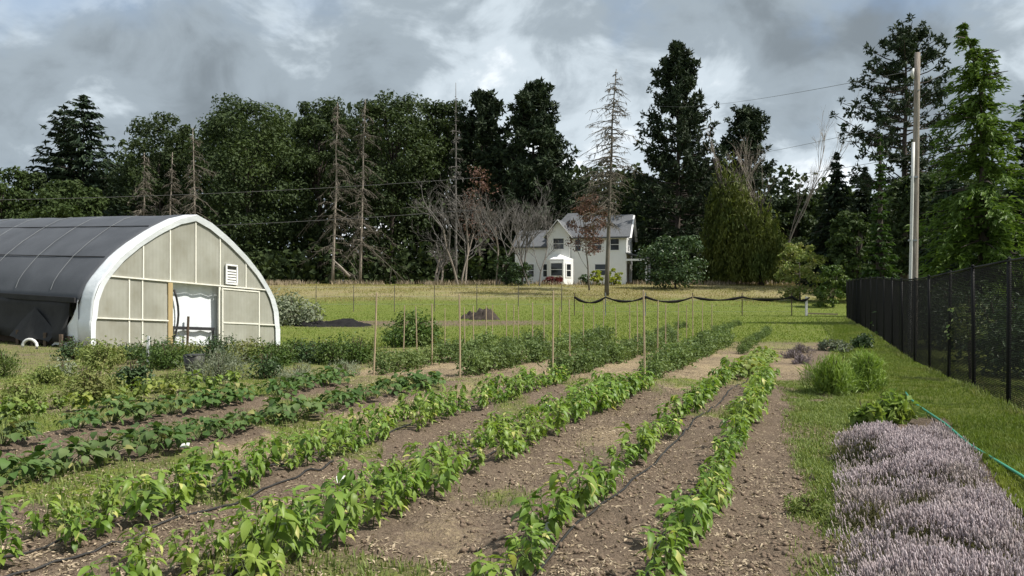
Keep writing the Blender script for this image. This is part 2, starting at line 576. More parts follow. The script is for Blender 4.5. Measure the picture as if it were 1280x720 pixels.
def zones(x, y):
    """grass, straw, dark soil amounts of the ground at x, y"""
    x = np.asarray(x, float)
    y = np.asarray(y, float)
    x0 = x - SL * y
    n = vnoise(x * 0.9 + 7, y * 0.9, 1) * .6 + vnoise(x * 2.6, y * 2.6, 2) * .4
    near = 1 - smooth(13.2, 13.9, y)
    g = np.zeros_like(x)
    s = np.zeros_like(x)
    k = np.zeros_like(x)
    # near block
    g += near * band(x0, -0.44 - 0.085 * (y - 6.8) + 0.6 * (n - .5), 0.15, 0.22) * (-0.45 + 2.0 * n)
    s += near * band(x0, -3.0, -2.15, 0.3) * (0.05 + 0.55 * n)
    s += near * band(x0, -4.6, -3.9, 0.2) * (0.35 * n)
    s += near * band(x0, -6.45, -5.55, 0.2) * (0.25 + 0.65 * smooth(6, 9, y)) * (0.5 + 0.7 * n)
    g += near * band(x0, -6.45, -5.75, 0.2) * 0.65 * n
    g += near * (band(x0, -8.2, -7.1, 0.2) + band(x0, -9.8, -9.0, .2)) * 0.85 * n
    g += near * band(x0, -40, -9.7, 0.4) * (0.25 + 0.5 * n)
    s += near * band(x0, -40, -9.9, 0.5) * (0.6 * n)
    g += near * 0.55 * smooth(.55, .8, vnoise(x * 1.3 + 31, y * 1.3, 17)) * (x0 < -1.2)
    for c_, w_ in ((-5.0, .42), (-3.4, .42), (-1.5, .62), (-6.8, .3), (-8.55, .3)):
        k += near * 0.75 * np.exp(-((x0 - c_) / w_) ** 4) * (.3 + n)
    # headland
    hd = band(y, 13.4, 14.8, 0.3) * band(x0, -30, 1.2, 0.3)
    g += hd * (0.25 + 0.6 * n)
    s += hd * (0.35 + 0.35 * n)
    # staked block
    blk = band(y, 14.8, 25.5, 0.4) * band(x0, -9.8, -0.7, 0.2)
    s += blk * (0.25 + 0.55 * n)
    g += blk * (0.25 * n + 0.35 * smooth(19, 25, y))
    # left garden
    lg = smooth(13.5, 14.5, y) * (1 - smooth(24, 27, y)) * (1 - smooth(-10, -9.4, x0))
    g += lg * (0.3 + 0.5 * n)
    s += lg * (0.25 + 0.5 * n)
    # beyond
    far = smooth(25, 26.5, y)
    g += far * (1 - smooth(57, 66, y)) * (0.72 + 0.3 * n)
    s += far * (1 - smooth(57, 66, y)) * 0.18
    k += .6 * band(y, 36, 41, 1.5) * band(x, -11, 2.0, 1.2) * (.4 + n)
    g -= band(y, 36, 41, 1.5) * band(x, -11, 2.0, 1.2) * (.25 + .7 * n)
    g += smooth(57, 66, y) * (0.35 + 0.25 * n)
    s += smooth(57, 66, y) * (0.55 + 0.2 * n)
    s += band(y, 55, 57.5, 0.6) * 0.6 * (x < 15)
    # lawn along the black fence
    lw = smooth(1.3, 1.5, x0) + smooth(9.9, 10.3, y) * smooth(-.1, .1, x0) + smooth(14, 15, y) * smooth(-0.3, 0.1, x0)
    g = np.maximum(g, np.clip(lw, 0, 1) * 0.95)
    s = s * (1 - np.clip(lw, 0, 1) * 0.9 * (1 - smooth(48, 56, y)))
    # thin soil under the lavender
    return np.clip(g, 0, 1), np.clip(s, 0, 1), np.clip(k, 0, 1)


def relief(X, Y):
    X = np.asarray(X, float)
    Y = np.asarray(Y, float)
    g = zones(X, Y)[0]
    x0 = X - SL * Y
    fade = (1 - smooth(15, 24, Y)) * band(X, -14, 9, 1)
    Z = fade * ((vnoise(X * 2.2, Y * 2.2, 5) - .5) * .07 + (vnoise(X * 6, Y * 6, 6) - .5) * .05 * (1 - .6 * g)
                + (vnoise(X * 11, Y * 11, 7) - .5) * .032 * (1 - .8 * g))
    for c, w in ((-5.0, .45), (-3.4, .45), (-1.5, .6), (-6.8, .35), (-8.6, .35)):
        Z = Z + fade * 0.05 * np.exp(-((x0 - c) / w) ** 4) * (1 - smooth(13.4, 14.2, Y))
    return Z


def gzs(x, y):
    return gz(x, y) + relief(x, y)


def build_ground():
    xs = np.unique(np.round(np.concatenate([np.linspace(-420, -70, 12), np.arange(-70, -12, 1.5), np.arange(-12, 8, .085),
                                            np.arange(8, 32, .5), np.arange(32, 70, 1.5), np.linspace(70, 420, 12)]), 4))
    ys = np.unique(np.round(np.concatenate([np.linspace(-60, 0, 16), np.arange(0, 3, .3), np.arange(3, 16.5, .085),
                                            np.arange(16.5, 30, .25), np.arange(30, 60, .6), np.arange(60, 112, 1.3),
                                            np.linspace(112, 900, 14)]), 4))
    X, Y = np.meshgrid(xs, ys, indexing='ij')
    Z = gz(X, Y)
    g, s, k = zones(X, Y)
    x0 = X - SL * Y
    Z = Z + relief(X, Y)
    nx, ny = len(xs), len(ys)
    V = np.stack([X, Y, Z], -1).reshape(-1, 3)
    i, j = np.meshgrid(np.arange(nx - 1), np.arange(ny - 1), indexing='ij')
    a = (i * ny + j).ravel()
    Fq = np.stack([a, a + ny, a + ny + 1, a + 1], 1)
    m, N, L = newmat('field_ground')
    out = N.new("ShaderNodeOutputMaterial")
    at = N.new("ShaderNodeAttribute")
    at.attribute_name = 'zone'
    sp = N.new("ShaderNodeSeparateColor")
    L.new(at.outputs['Color'], sp.inputs[0])
    pos = N.new("ShaderNodeNewGeometry").outputs['Position']
    nA = noise_n(N, L, 0.8, 5, 0.6, pos)
    nB = noise_n(N, L, 5.0, 6, 0.65, pos)
    nC = noise_n(N, L, 32.0, 4, 0.7, pos)
    dirt = mixc(N, L, ramp_n(N, L, nB, 0.35, 0.68), (0.175, 0.134, 0.098), (0.285, 0.226, 0.168))
    dirt = mixc(N, L, ramp_n(N, L, nA, 0.4, 0.7), dirt, (0.225, 0.172, 0.124))
    dirt = mixc(N, L, mth(N, L, 'MULTIPLY', ramp_n(N, L, nC, 0.505, 0.60), 0.8), dirt, (0.40, 0.325, 0.235))
    dirt = mixc(N, L, mth(N, L, 'MULTIPLY', ramp_n(N, L, nC, 0.47, 0.38), 0.65), dirt, (0.06, 0.042, 0.032))
    nD = noise_n(N, L, 13.0, 5, 0.7, pos, 0.6)
    dirt = mixc(N, L, mth(N, L, 'MULTIPLY', ramp_n(N, L, nD, 0.51, 0.59), 0.6), dirt, (0.37, 0.30, 0.215))
    dirt = mixc(N, L, mth(N, L, 'MULTIPLY', ramp_n(N, L, nD, 0.47, 0.38), 0.55), dirt, (0.085, 0.06, 0.044))
    dirt = mixc(N, L, mth(N, L, 'MULTIPLY', sp.outputs[2], 0.7), dirt, (0.13, 0.098, 0.072))
    straw = mixc(N, L, ramp_n(N, L, nC, 0.35, 0.65), (0.20, 0.15, 0.09), (0.40, 0.32, 0.20))
    grass = mixc(N, L, ramp_n(N, L, nB, 0.35, 0.65), (0.085, 0.12, 0.024), (0.155, 0.178, 0.042))
    grass = mixc(N, L, mth(N, L, 'MULTIPLY', ramp_n(N, L, nA, 0.5, 0.75), 0.5), grass, (0.175, 0.165, 0.06))

    def msk(ch, amt=0.9):
        e = mth(N, L, 'MULTIPLY_ADD', mth(N, L, 'SUBTRACT', mth(N, L, 'ADD', mth(N, L, 'MULTIPLY', nB, .5), mth(N, L, 'MULTIPLY', nC, .5)), 0.5), amt * 1.6, ch)
        return ramp_n(N, L, e, 0.30, 0.72)
    col = mixc(N, L, msk(sp.outputs[1]), dirt, straw)
    col = mixc(N, L, msk(sp.outputs[0]), col, grass)
    b = N.new("ShaderNodeBsdfPrincipled")
    b.inputs['Roughness'].default_value = 0.95
    b.inputs['Specular IOR Level'].default_value = 0.1
    L.new(col, b.inputs['Base Color'])
    bp = N.new("ShaderNodeBump")
    bp.inputs['Strength'].default_value = 1.0
    bp.inputs['Distance'].default_value = 0.06
    L.new(mth(N, L, 'ADD', nB, mth(N, L, 'MULTIPLY', nC, 0.6)), bp.inputs['Height'])
    L.new(bp.outputs[0], b.inputs['Normal'])
    L.new(b.outputs[0], out.inputs[0])
    me = mesh_np('ground', V, Fq, m, True)
    ca = me.color_attributes.new('zone', 'FLOAT_COLOR', 'POINT')
    c = np.stack([g, s, k, np.ones_like(g)], -1).astype(np.float32).ravel()
    ca.data.foreach_set('color', c)
    tag(link('ground', me), kind='structure')


build_ground()


# ------------------------------------------------------------------ ground cover (uncountable)
def blades(n, xr, yr, keep, h, w, mats, name, label, cat, seed, lean=0.5, power=1.0):
    r = np.random.default_rng(seed)
    y = yr[0] + (yr[1] - yr[0]) * r.random(n) ** power
    x = xr[0](y) + (xr[1](y) - xr[0](y)) * r.random(n)
    p = keep(x, y)
    ok = r.random(n) < p
    x, y = x[ok], y[ok]
    m = len(x)
    z = gzs(x, y) - 0.006
    hh = r.uniform(h[0], h[1], m)
    az = r.random(m) * 2 * PI
    d_ = np.stack([np.cos(az), np.sin(az), np.zeros(m)], 1)
    sd = np.stack([-np.sin(az), np.cos(az), np.zeros(m)], 1)
    ww = r.uniform(w[0], w[1], m)[:, None] * .5
    base = np.stack([x, y, z], 1)
    ln = (r.random(m) * lean * hh)[:, None]
    up = np.array((0, 0, 1.0))
    mid = base + up * (hh * .55)[:, None] + d_ * ln * .35
    tip = base + up * hh[:, None] + d_ * ln
    V = np.stack([base - sd * ww, base + sd * ww, mid + sd * ww * .8, mid - sd * ww * .8, tip], 1).reshape(-1, 3)
    k = np.arange(m)[:, None] * 5
    me = mesh_np(name, V, [k + np.array([[0, 1, 2, 3]]), k + np.array([[3, 2, 4]])], mats)
    return tag(link(name, me), label, cat, kind='stuff')


def fx(u):
    return lambda y: (u - 640) / F * y


blades(90000, (lambda y: SL * y + 1.35 - 1.3 * smooth(9.9, 10.3, y) - .3 * smooth(13.8, 14.8, y), lambda y: np.minimum((1320 - 640) / F * y, 3.9 + .352 * y)), (5.5, 36),
       lambda x, y: 0.9 + 0 * x, (.025, .065), (.006, .012), M['grass'], 'lawn_grass',
       'mown bright green lawn strip along the black fence', 'grass', 21, 0.8, 1.5)
blades(80000, (lambda y: SL * y - 1.5, lambda y: SL * y + 0.25), (4.2, 14.6),
       lambda x, y: np.clip(zones(x, y)[0] * 1.6 - .25, 0, 1), (.02, .06), (.006, .013), M['weed'], 'path_weeds',
       'patchy low green weeds on the path beside the lavender', 'weeds', 22, 1.0, 1.3)
blades(110000, (fx(-40), fx(1010)), (4.3, 26),
       lambda x, y: np.clip(zones(x, y)[0] * 1.2 - .2, 0, .9) * (x - SL * y < -1.2), (.025, .08), (.006, .014), M['weed'], 'field_weeds',
       'sparse green weeds and grass between the crop rows', 'weeds', 23, 0.9, 1.4)
blades(75000, (fx(330), fx(1060)), (25.5, 64),
       lambda x, y: np.clip(zones(x, y)[0], 0, 1), (.03, .09), (.015, .035), M['grass'], 'field_grass',
       'short green grass beyond the staked crop rows', 'grass', 24, 0.7, 1.2)
blades(95000, (fx(250), fx(1070)), (55, 88),
       lambda x, y: smooth(55, 64, y) * (0.2 + 0.8 * smooth(.3, .7, vnoise(x * .3, y * .3, 9))), (.05, .16), (.02, .05), M['meadow'], 'meadow_grass',
       'dry yellow meadow grass sloping up to the white house', 'grass', 25, 0.6, 1.0)
blades(14000, (lambda y: 7.18 + .352 * (y - 11.4) - .22, lambda y: 7.18 + .352 * (y - 11.4) + .5), (7, 44),
       lambda x, y: smooth(.3, .7, vnoise(x * 1.3, y * 1.3, 16)), (.03, .13), (.008, .02), M['herb'], 'fence_weeds',
       'ragged weeds growing along the foot of the black fence', 'weeds', 27, 0.7, 1.4)
blades(9000, (fx(330), fx(1060)), (80, 89),
       lambda x, y: smooth(.35, .75, vnoise(x * .5, y * .5, 10)), (.25, .65), (.04, .08), M['straw'], 'dry_weeds',
       'tall dry tan weeds along the far edge of the meadow', 'weeds', 26, 0.5, 1.0)


def straw_bits():
    r = np.random.default_rng(31)
    n = 120000
    y = 4.2 + 12 * r.random(n) ** 1.4
    x = fx(-30)(y) + (fx(1080)(y) - fx(-30)(y)) * r.random(n)
    g, s, k = zones(x, y)
    ok = r.random(n) < np.clip(0.36 + s * .9 - g * .2, 0, 1) * smooth(.2, .75, vnoise(x * 1.7, y * 1.7, 12) * .5 + vnoise(x * 5, y * 5, 13) * .5) * 1.6
    x, y = x[ok], y[ok]
    m = len(x)
    az = r.random(m) * 2 * PI
    al = np.stack([np.cos(az), np.sin(az), r.normal(0, .18, m)], 1)
    nn = np.stack([r.normal(0, .3, m), r.normal(0, .3, m), np.ones(m)], 1)
    c = np.stack([x, y, gzs(x, y) + r.uniform(.002, .014, m)], 1)
    V, Fq = cards(c, nn, r.uniform(.015, .06, m) * (.5 + 1.3 * r.random(m) ** 3), r.uniform(.006, .018, m), al, r)
    tag(link('straw_litter', mesh_np('straw_litter', V, Fq, M['straw'])), 'scattered dry straw litter on the soil between the rows', 'straw', kind='stuff')


straw_bits()


def clods():
    r = np.random.default_rng(32)
    n = 15000
    y = 4.2 + 10 * r.random(n) ** 1.5
    x = fx(-30)(y) + (fx(1050)(y) - fx(-30)(y)) * r.random(n)
    g, s, k = zones(x, y)
    ok = r.random(n) < np.clip(1.0 - 1.3 * g, 0.05, 1) * (vnoise(x * 1.5, y * 1.5, 14) > .3)
    x, y = x[ok], y[ok]
    m = len(x)
    o = np.array([(1, 0, 0), (-1, 0, 0), (0, 1, 0), (0, -1, 0), (0, 0, 1), (0, 0, -1)], float)
    sz = .005 + .030 * r.random(m) ** 5
    V = o[None] * sz[:, None, None] * r.uniform(.6, 1.3, (m, 6, 1))
    a = r.random(m) * 6.28
    ca, sa = np.cos(a)[:, None], np.sin(a)[:, None]
    V = np.stack([V[..., 0] * ca - V[..., 1] * sa, V[..., 0] * sa + V[..., 1] * ca, V[..., 2] * .75], -1)
    V = V + np.stack([x, y, gzs(x, y) + .002], 1)[:, None]
    f = np.array([(0, 2, 4), (2, 1, 4), (1, 3, 4), (3, 0, 4), (2, 0, 5), (1, 2, 5), (3, 1, 5), (0, 3, 5)])
    Fq = (np.arange(m)[:, None, None] * 6 + f[None]).reshape(-1, 3)
    tag(link('soil_clods', mesh_np('soil_clods', V.reshape(-1, 3), Fq, M['clod'], True)), 'small crumbly brown soil clods strewn over the bare field', 'soil', kind='stuff')


clods()


# ------------------------------------------------------------------ crop plants
def leaf_shape(fold, droop, wid, seg=4):
    t = np.linspace(0, 1, seg + 1)
    w = wid * np.sin(PI * np.clip(t, 0, 1) ** 0.85) ** 0.8 * (1 - .25 * t)
    w[0] = 0.02
    w[-1] = 0.004
    ang = droop * t
    yy = np.concatenate([[0], np.cumsum(np.cos((ang[1:] + ang[:-1]) / 2)) / seg])
    zz = np.concatenate([[0], -np.cumsum(np.sin((ang[1:] + ang[:-1]) / 2)) / seg])
    V = []
    for i in range(seg + 1):
        V += [(-w[i], yy[i], zz[i] + fold * w[i]), (0, yy[i], zz[i]), (w[i], yy[i], zz[i] + fold * w[i])]
    Fq = []
    for i in range(seg):
        a = i * 3
        Fq += [(a, a + 1, a + 4, a + 3), (a + 1, a + 2, a + 5, a + 4)]
    return np.array(V), np.array(Fq)


LEAVES = [leaf_shape(f, dr, w) for f, dr, w in ((.35, .6, .21), (.25, 1.1, .23), (.45, .9, .19), (.2, 1.5, .22), (.5, .4, .20), (.3, 1.25, .25))]
BROAD = [leaf_shape(f, dr, w) for f, dr, w in ((.3, .6, .42), (.2, 1.0, .46), (.4, .8, .4), (.25, 1.3, .44))]


def leaf_matrix(pos, az, pitch, roll, size):
    return Matrix.Translation(pos) @ Matrix.Rotation(az, 4, 'Z') @ Matrix.Rotation(pitch, 4, 'X') @ Matrix.Rotation(roll, 4, 'Y') @ Matrix.Diagonal((size, size, size, 1))


def pepper_layout(seed):
    r = random.Random(seed)
    H = r.uniform(.28, .38)
    leaves, stems = [], []
    fork = H * .30
    stems.append(([(0, 0, -.03), (r.uniform(-.01, .01), r.uniform(-.01, .01), fork)], [.007, .006]))
    for k in range(9):
        a = k * 2.4 + r.uniform(-.5, .5)
        z = .05 + fork * (.1 + .11 * k)
        leaves.append((leaf_matrix((-math.sin(a) * .03, math.cos(a) * .03, z), a, r.uniform(-.35, .45), r.uniform(-.4, .4), r.uniform(.10, .145)), r.randrange(6)))
    nb = r.choice((4, 5, 5, 6))
    for b in range(nb):
        a = b * 6.28 / nb + r.uniform(-.4, .4)
        out = r.uniform(.08, .15)
        top = H * r.uniform(.75, 1.1)
        p0 = Vector((0, 0, fork))
        p1 = Vector((-math.sin(a) * out * .7, math.cos(a) * out * .7, fork + (top - fork) * .45))
        p2 = Vector((-math.sin(a) * out, math.cos(a) * out, top))
        stems.append(([tuple(p0), tuple(p1), tuple(p2)], [.005, .004, .003]))
        for i in range(7):
            t = .2 + .13 * i
            p = p0.lerp(p1, t * 2) if t < .5 else p1.lerp(p2, min(1, t * 2 - 1))
            la = a + r.uniform(-1.6, 1.6)
            leaves.append((leaf_matrix(p, la, r.uniform(-.75, .35), r.uniform(-.5, .5), r.uniform(.095, .165)), r.randrange(6)))
        for i in range(3):
            leaves.append((leaf_matrix(p2, a + i * 2.1 + r.uniform(-.5, .5), r.uniform(-.1, .7), r.uniform(-.4, .4), r.uniform(.055, .095)), r.randrange(6)))
    return leaves, stems


def squash_layout(seed):
    r = random.Random(seed)
    leaves, stems = [], []
    n = r.randint(58, 76)
    for i in range(n):
        a = r.random() * 6.28
        q = math.sqrt(r.random()) * .34
        z = .34 * (1 - .55 * (q / .34) ** 2) * r.uniform(.55, 1.1)
        p = Vector((math.cos(a) * q, math.sin(a) * q, z))
        if i % 3 == 0:
            stems.append(([(p.x * .15, p.y * .15, -.02), (p.x * .6, p.y * .6, z * .75), tuple(p)], [.006, .005, .004]))
        leaves.append((leaf_matrix(p, a - PI / 2 + r.uniform(-.9, .9), r.uniform(-.7, .5), r.uniform(-.5, .5), r.uniform(.085, .15)), r.randrange(4)))
    return leaves, stems


def layout_meshes(lay, shapes, mname, name):
    leaves, stems = lay
    parts = []
    for Mx, k in leaves:
        V, Fq = shapes[k % len(shapes)]
        A = np.array(Mx)
        parts.append((V @ A[:3, :3].T + A[:3, 3], Fq))
    V, Fq = join(parts)
    fm = mesh_np(name + '_foliage', V, Fq, M[mname], True)
    sm = MB()
    for pts, rad in stems:
        sm.tube(pts, rad, 4, False)
    sv = np.concatenate(sm.V)
    st = mesh_np(name + '_stem', sv, [np.concatenate(f) for f in sm.F.values()], M['stem'], True)
    return fm, st


PEP = [pepper_layout(100 + i) for i in range(8)]
PEPM = [layout_meshes(l, LEAVES, 'pepper', 'pepper') for l in PEP]
LEAFM = [mesh_np('pepper_leaf', V, Fq, M['pepper'], True) for V, Fq in LEAVES]
SQ = [layout_meshes(squash_layout(200 + i), BROAD, 'squash', 'squash') for i in range(5)]
PALE = [layout_meshes(pepper_layout(300 + i), BROAD, 'pale_crop', 'pale_crop') for i in range(3)]
SQP = [layout_meshes(squash_layout(220 + i), BROAD, 'pale_crop', 'vine') for i in range(3)]


def plant(name, label, cat, group, meshes, x, y, s, rz, z=None):
    t = thing(name, label, cat, (x, y, float(gzs(x, y)) if z is None else z), rz, group)
    t.scale = (s, s, s)
    tag(link('foliage', meshes[0], t), kind='stuff')
    link('stem', meshes[1], t)
    return t


def pepper_near(label, group, lay, stem, x, y, s, rz):
    t = thing('pepper_plant', label, 'pepper plant', (x, y, float(gzs(x, y))), rz, group)
    t.scale = (s, s, s)
    link('stem', stem, t)
    for Mx, k in lay[0]:
        o = link('leaf', LEAFM[k], t)
        o.matrix_local = Mx
    return t


ORD = ('first second third fourth fifth sixth seventh eighth ninth tenth eleventh twelfth thirteenth fourteenth fifteenth sixteenth '
       'seventeenth eighteenth nineteenth twentieth').split()
ORD += ['twenty-' + o for o in ORD[:9]] + ['thirtieth'] + ['thirty-' + o for o in ORD[:9]] + ['fortieth']


def pepper_row(x0, y0, y1, where, seed, step=.235, drop=.04, size=1.0, bend=0.0, near=5.5):
    r = random.Random(seed)
    y = y0 + r.uniform(0, .15)
    i = -1
    while y < y1:
        if r.random() > drop:
            x = x0 + SL * y + bend * max(0, y - 6) + r.uniform(-.06, .06)
            k = r.randrange(8)
            s = size * r.uniform(.68, 1.2) * (.85 + .3 * float(vnoise(x * .7, y * .7, 41)))
            rz = r.random() * 6.28
            i += 1
            if y < near:
                pepper_near(ORD[i] + ' pepper plant from the near end, ' + where, 'near pepper plants', PEP[k], PEPM[k][1], x, y, s, rz)
            else:
                plant('pepper_plant', ORD[i] + ' pepper plant from the near end, ' + where, 'pepper plant', 'pepper plants in rows', PEPM[k], x, y, s, rz)
        y += step * r.uniform(.85, 1.15)


pepper_row(-5.22, 3.9, 13.5, 'the left side of the left pepper bed', 1, size=.8)
pepper_row(-4.78, 3.9, 13.6, 'the right side of the left pepper bed', 2, size=.8)
pepper_row(-3.62, 3.9, 12.8, 'the left side of the middle pepper bed', 3, size=.8)
pepper_row(-3.16, 3.9, 13.0, 'the right side of the middle pepper bed', 4, size=.88)
pepper_row(-1.80, 3.9, 15.2, 'the left line of the right pepper bed', 5, step=.26, size=.84, drop=.08, bend=-.03)
pepper_row(-0.98, 3.9, 14.6, 'the right line of the right pepper bed', 6, step=.27, size=.82, drop=.06, bend=-.035)
# a lone seedling in the path at lower left
pepper_near('small lone pepper seedling on bare soil at lower left', None, PEP[2], PEPM[2][1], wx(175, 4.75), 4.75, .62, .4)


def crop_row(x0, y0, y1, name, label, cat, group, meshes, seed, step, size, drop=0.05, jit=.08):
    r = random.Random(seed)
    y = y0
    i = -1
    while y < y1:
        if r.random() > drop:
            x = x0 + SL * y + r.uniform(-jit, jit)
            i += 1
            plant(name, ORD[i] + ' from the near end: ' + label, cat, group, meshes[r.randrange(len(meshes))], x, y, size * r.uniform(.8, 1.2), r.random() * 6.28)
        y += step * r.uniform(.85, 1.15)


crop_row(-6.80, 5.6, 13.4, 'squash_plant', 'dark leafy plant in the row beside the left pepper bed', 'squash plant', 'dark leafy row', SQ, 11, .36, .82)
crop_row(-8.55, 7.3, 13.6, 'squash_plant', 'dark leafy plant in the second row left of the peppers', 'squash plant', 'second dark leafy row', SQ, 12, .38, .78, .08)
crop_row(-10.2, 9.2, 13.4, 'young_crop_plant', 'pale young plant in the row before the herb border', 'crop plant', 'sparse pale row', PALE, 13, .42, .68, .12)
crop_row(-10.9, 9.6, 12.8, 'young_crop_plant', 'pale plant at the foot of the herb border', 'crop plant', 'pale edge row', PALE, 14, .5, .62, .2)
crop_row(-1.85, 14.6, 20.5, 'vine_plant', 'broad-leaved light green plant beyond the right pepper bed', 'squash plant', 'far broad-leaved row', SQP, 15, .5, .95, .0, .12)


# small-leaved bushy meshes ------------------------------------------------------
def bush_mesh(name, mname, w, h, n, leaf, seed, clump=14, dw=None, up=0.35, spiky=0.0, zmin=0.0, aspect=.5):
    """many leaves gathered in clumps through a rounded, uneven volume"""
    r = np.random.default_rng(seed)
    dw = dw or w
    cc = unit(r.normal(size=(clump, 3)))
    cc[:, 2] = np.abs(cc[:, 2])
    rad = r.uniform(.35, .85, clump)[:, None]
    cc = cc * rad * np.array([w / 2, dw / 2, h * .66]) + np.array([0, 0, h * .20])
    cr = r.uniform(.22, .42, clump) * min(w, dw, h * 1.4)
    k = r.integers(0, clump, n)
    dn = unit(r.normal(size=(n, 3)))
    p = cc[k] + dn * (cr[k] * r.random(n) ** .4)[:, None] * np.array([1, 1, .8])
    low = r.random(n) < .22
    p[:, 2] = np.where(low & (p[:, 2] > 0), p[:, 2] * r.random(n), p[:, 2])
    p[:, 2] = np.where(p[:, 2] < zmin, zmin + r.random(n) * h * .3, p[:, 2])
    nn = dn * .8 + r.normal(size=(n, 3)) * .55 + np.array([0, 0, up])
    al = None
    if spiky:
        al = (p - np.array([0, 0, -h * .4])) + r.normal(size=(n, 3)) * .25 * h
        nn = r.normal(size=(n, 3))
    V, Fq = cards(p, nn, leaf * r.uniform(.6, 1.35, n), leaf * aspect * r.uniform(.7, 1.2, n), al, r)
    return mesh_np(name, V, Fq, M[mname])


def stem_mesh(h, w, n, seed, mname='woodstem', rad=.012):
    r = np.random.default_rng(seed)
    b = MB()
    for i in range(n):
        a = r.random() * 6.28
        q = w * .3 * r.random()
        b.tube([(0.02 * math.cos(a), .02 * math.sin(a), -.05), (q * .5 * math.cos(a), q * .5 * math.sin(a), h * .35), (q * math.cos(a), q * math.sin(a), h * .75)], [rad, rad * .8, rad * .4], 4, False)
    V = np.concatenate(b.V)
    return mesh_np('stem', V, [np.concatenate(f) for f in b.F.values()], M[mname], True)


TOM = [(bush_mesh('tomato_foliage', 'tomato', .58, .62, 420, .085, 400 + i, 12, up=.3, aspect=.5), stem_mesh(.6, .3, 4, 410 + i, 'stem', .008)) for i in range(5)]
ordn = ('leftmost', 'second', 'third', 'rightmost')
for k, (x0, y0, y1, st) in enumerate(((-8.9, 15.3, 23.5, .46), (-7.1, 15.1, 24, .44), (-5.28, 14.9, 25, .44), (-3.6, 14.7, 25, .44))):
    crop_row(x0, y0, y1, 'tomato_plant', 'tomato plant in the %s staked row' % ordn[k], 'tomato plant', 'tomato plants in the staked rows', TOM, 20 + k, st, 1.02, .03, .06)
# low rows continuing right and behind
crop_row(-2.7, 21.5, 30, 'low_crop_plant', 'low plant in the far row right of the stakes', 'crop plant', 'far low crop row', TOM, 27, .6, .62, .05)
crop_row(-4.6, 26.5, 36, 'low_crop_plant', 'low plant in the far row behind the stakes', 'crop plant', 'far low crop row', TOM, 28, .7, .6, .1)
crop_row(-6.6, 26.0, 34, 'low_crop_plant', 'low plant in the far row behind the middle stakes', 'crop plant', 'far low crop row', TOM, 29, .8, .62, .1)


def shrub(name, label, u, vbase, vtop, wpx, mname, n, leaf, seed, Y=None, cat='shrub', clump=16, spiky=0, up=.35, aspect=.5, group=None, dz=0.0):
    Y = Y or EYE * F / (vbase - 361)
    x = wx(u, Y)
    h = (vbase - vtop) / F * Y
    w = wpx / F * Y
    t = thing(name, label, cat, (x, Y, gzf(x, Y) + dz), 0, group)
    tag(link('foliage', bush_mesh(name + '_foliage', mname, w * .85, h * .98, n, leaf, seed, clump, spiky=spiky, up=up, aspect=aspect), t), kind='stuff')
    link('stem', stem_mesh(h, w, 6, seed + 1), t)
    return t


shrub('rosemary_bush', 'green upright bush at the left picture edge before the greenhouse', 3, 472, 428, 50, 'shrub', 1500, .07, 501, aspect=.3, spiky=1)
shrub('herb_clump', 'loose pale green herb clump left of the dark green bush', 112, 500, 448, 85, 'herb', 1500, .07, 502, clump=18)
shrub('herb_clump', 'yellow-green rounded herb clump against the greenhouse corner', 128, 462, 424, 52, 'herb', 1300, .07, 503)
shrub('leafy_bush', 'compact dark green leafy bush in front of the greenhouse door', 165, 488, 440, 50, 'dark_shrub', 900, .085, 504)
shrub('herb_clump', 'bright green bushy herb clump below the white greenhouse door', 212, 462, 418, 58, 'shrub', 1500, .07, 505)
shrub('herb_clump', 'low green herb clump left of the dark leafy bush', 60, 480, 452, 60, 'herb', 900, .065, 506)
shrub('lavender_mound', 'round grey-green lavender mound beside the black pot', 272, 476, 430, 92, 'grey_shrub', 2600, .085, 507, clump=22, spiky=1, aspect=.16)
shrub('herb_clump', 'green herb clump right of the grey-green mound', 332, 472, 432, 44, 'dark_shrub', 900, .07, 508)
shrub('herb_clump', 'light green herb clump at the right greenhouse corner', 352, 456, 424, 56, 'shrub', 1200, .07, 509)
shrub('herb_clump', 'green herb clump in the middle of the border right of the greenhouse', 400, 452, 422, 60, 'shrub', 1200, .07, 510)
shrub('iris_clump', 'upright dark green sword-leaved clump near the leftmost stake', 443, 450, 416, 40, 'dark_shrub', 500, .22, 511, spiky=1, aspect=.12, clump=8)
shrub('catmint_mound', 'low grey-mauve mound in front of the herb border', 375, 474, 452, 70, 'grey_shrub', 1500, .06, 512, spiky=1, aspect=.2)
shrub('catmint_mound', 'low grey mound beside the leftmost tall stake', 432, 470, 448, 52, 'grey_shrub', 1100, .06, 513, spiky=1, aspect=.2)
shrub('herb_clump', 'small yellowish herb clump left of the black pot', 215, 486, 460, 50, 'herb', 900, .055, 514)
shrub('herb_clump', 'tangled pale herb clump at the left picture edge', 28, 512, 470, 66, 'herb', 1100, .065, 515)
shrub('herb_clump', 'pale grey-green herb clump under the dark skirt of the greenhouse', 78, 470, 445, 44, 'grey_shrub', 900, .055, 516)
hr = random.Random(91)
for i in range(17):
    u_ = 96 + i * 23 + hr.uniform(-6, 6)
    shrub('herb_clump', ORD[i] + ' from the left in the dense herb border along the greenhouse front', u_, hr.uniform(448, 456), hr.uniform(410, 424), hr.uniform(44, 66),
          hr.choice(('shrub', 'herb', 'shrub', 'dark_shrub')), 900, .075, 700 + i, group='herb border along the greenhouse')
shrub('round_bush', 'large rounded green bush behind the leftmost tomato row', 514, 432, 381, 80, 'shrub', 2600, .13, 517, Y=24.0, clump=24, dz=-.05)
shrub('silver_bush', 'silvery grey-green bush standing right behind the greenhouse', 364, 397, 346, 74, 'grey_shrub', 3200, .2, 518, Y=37, clump=20)
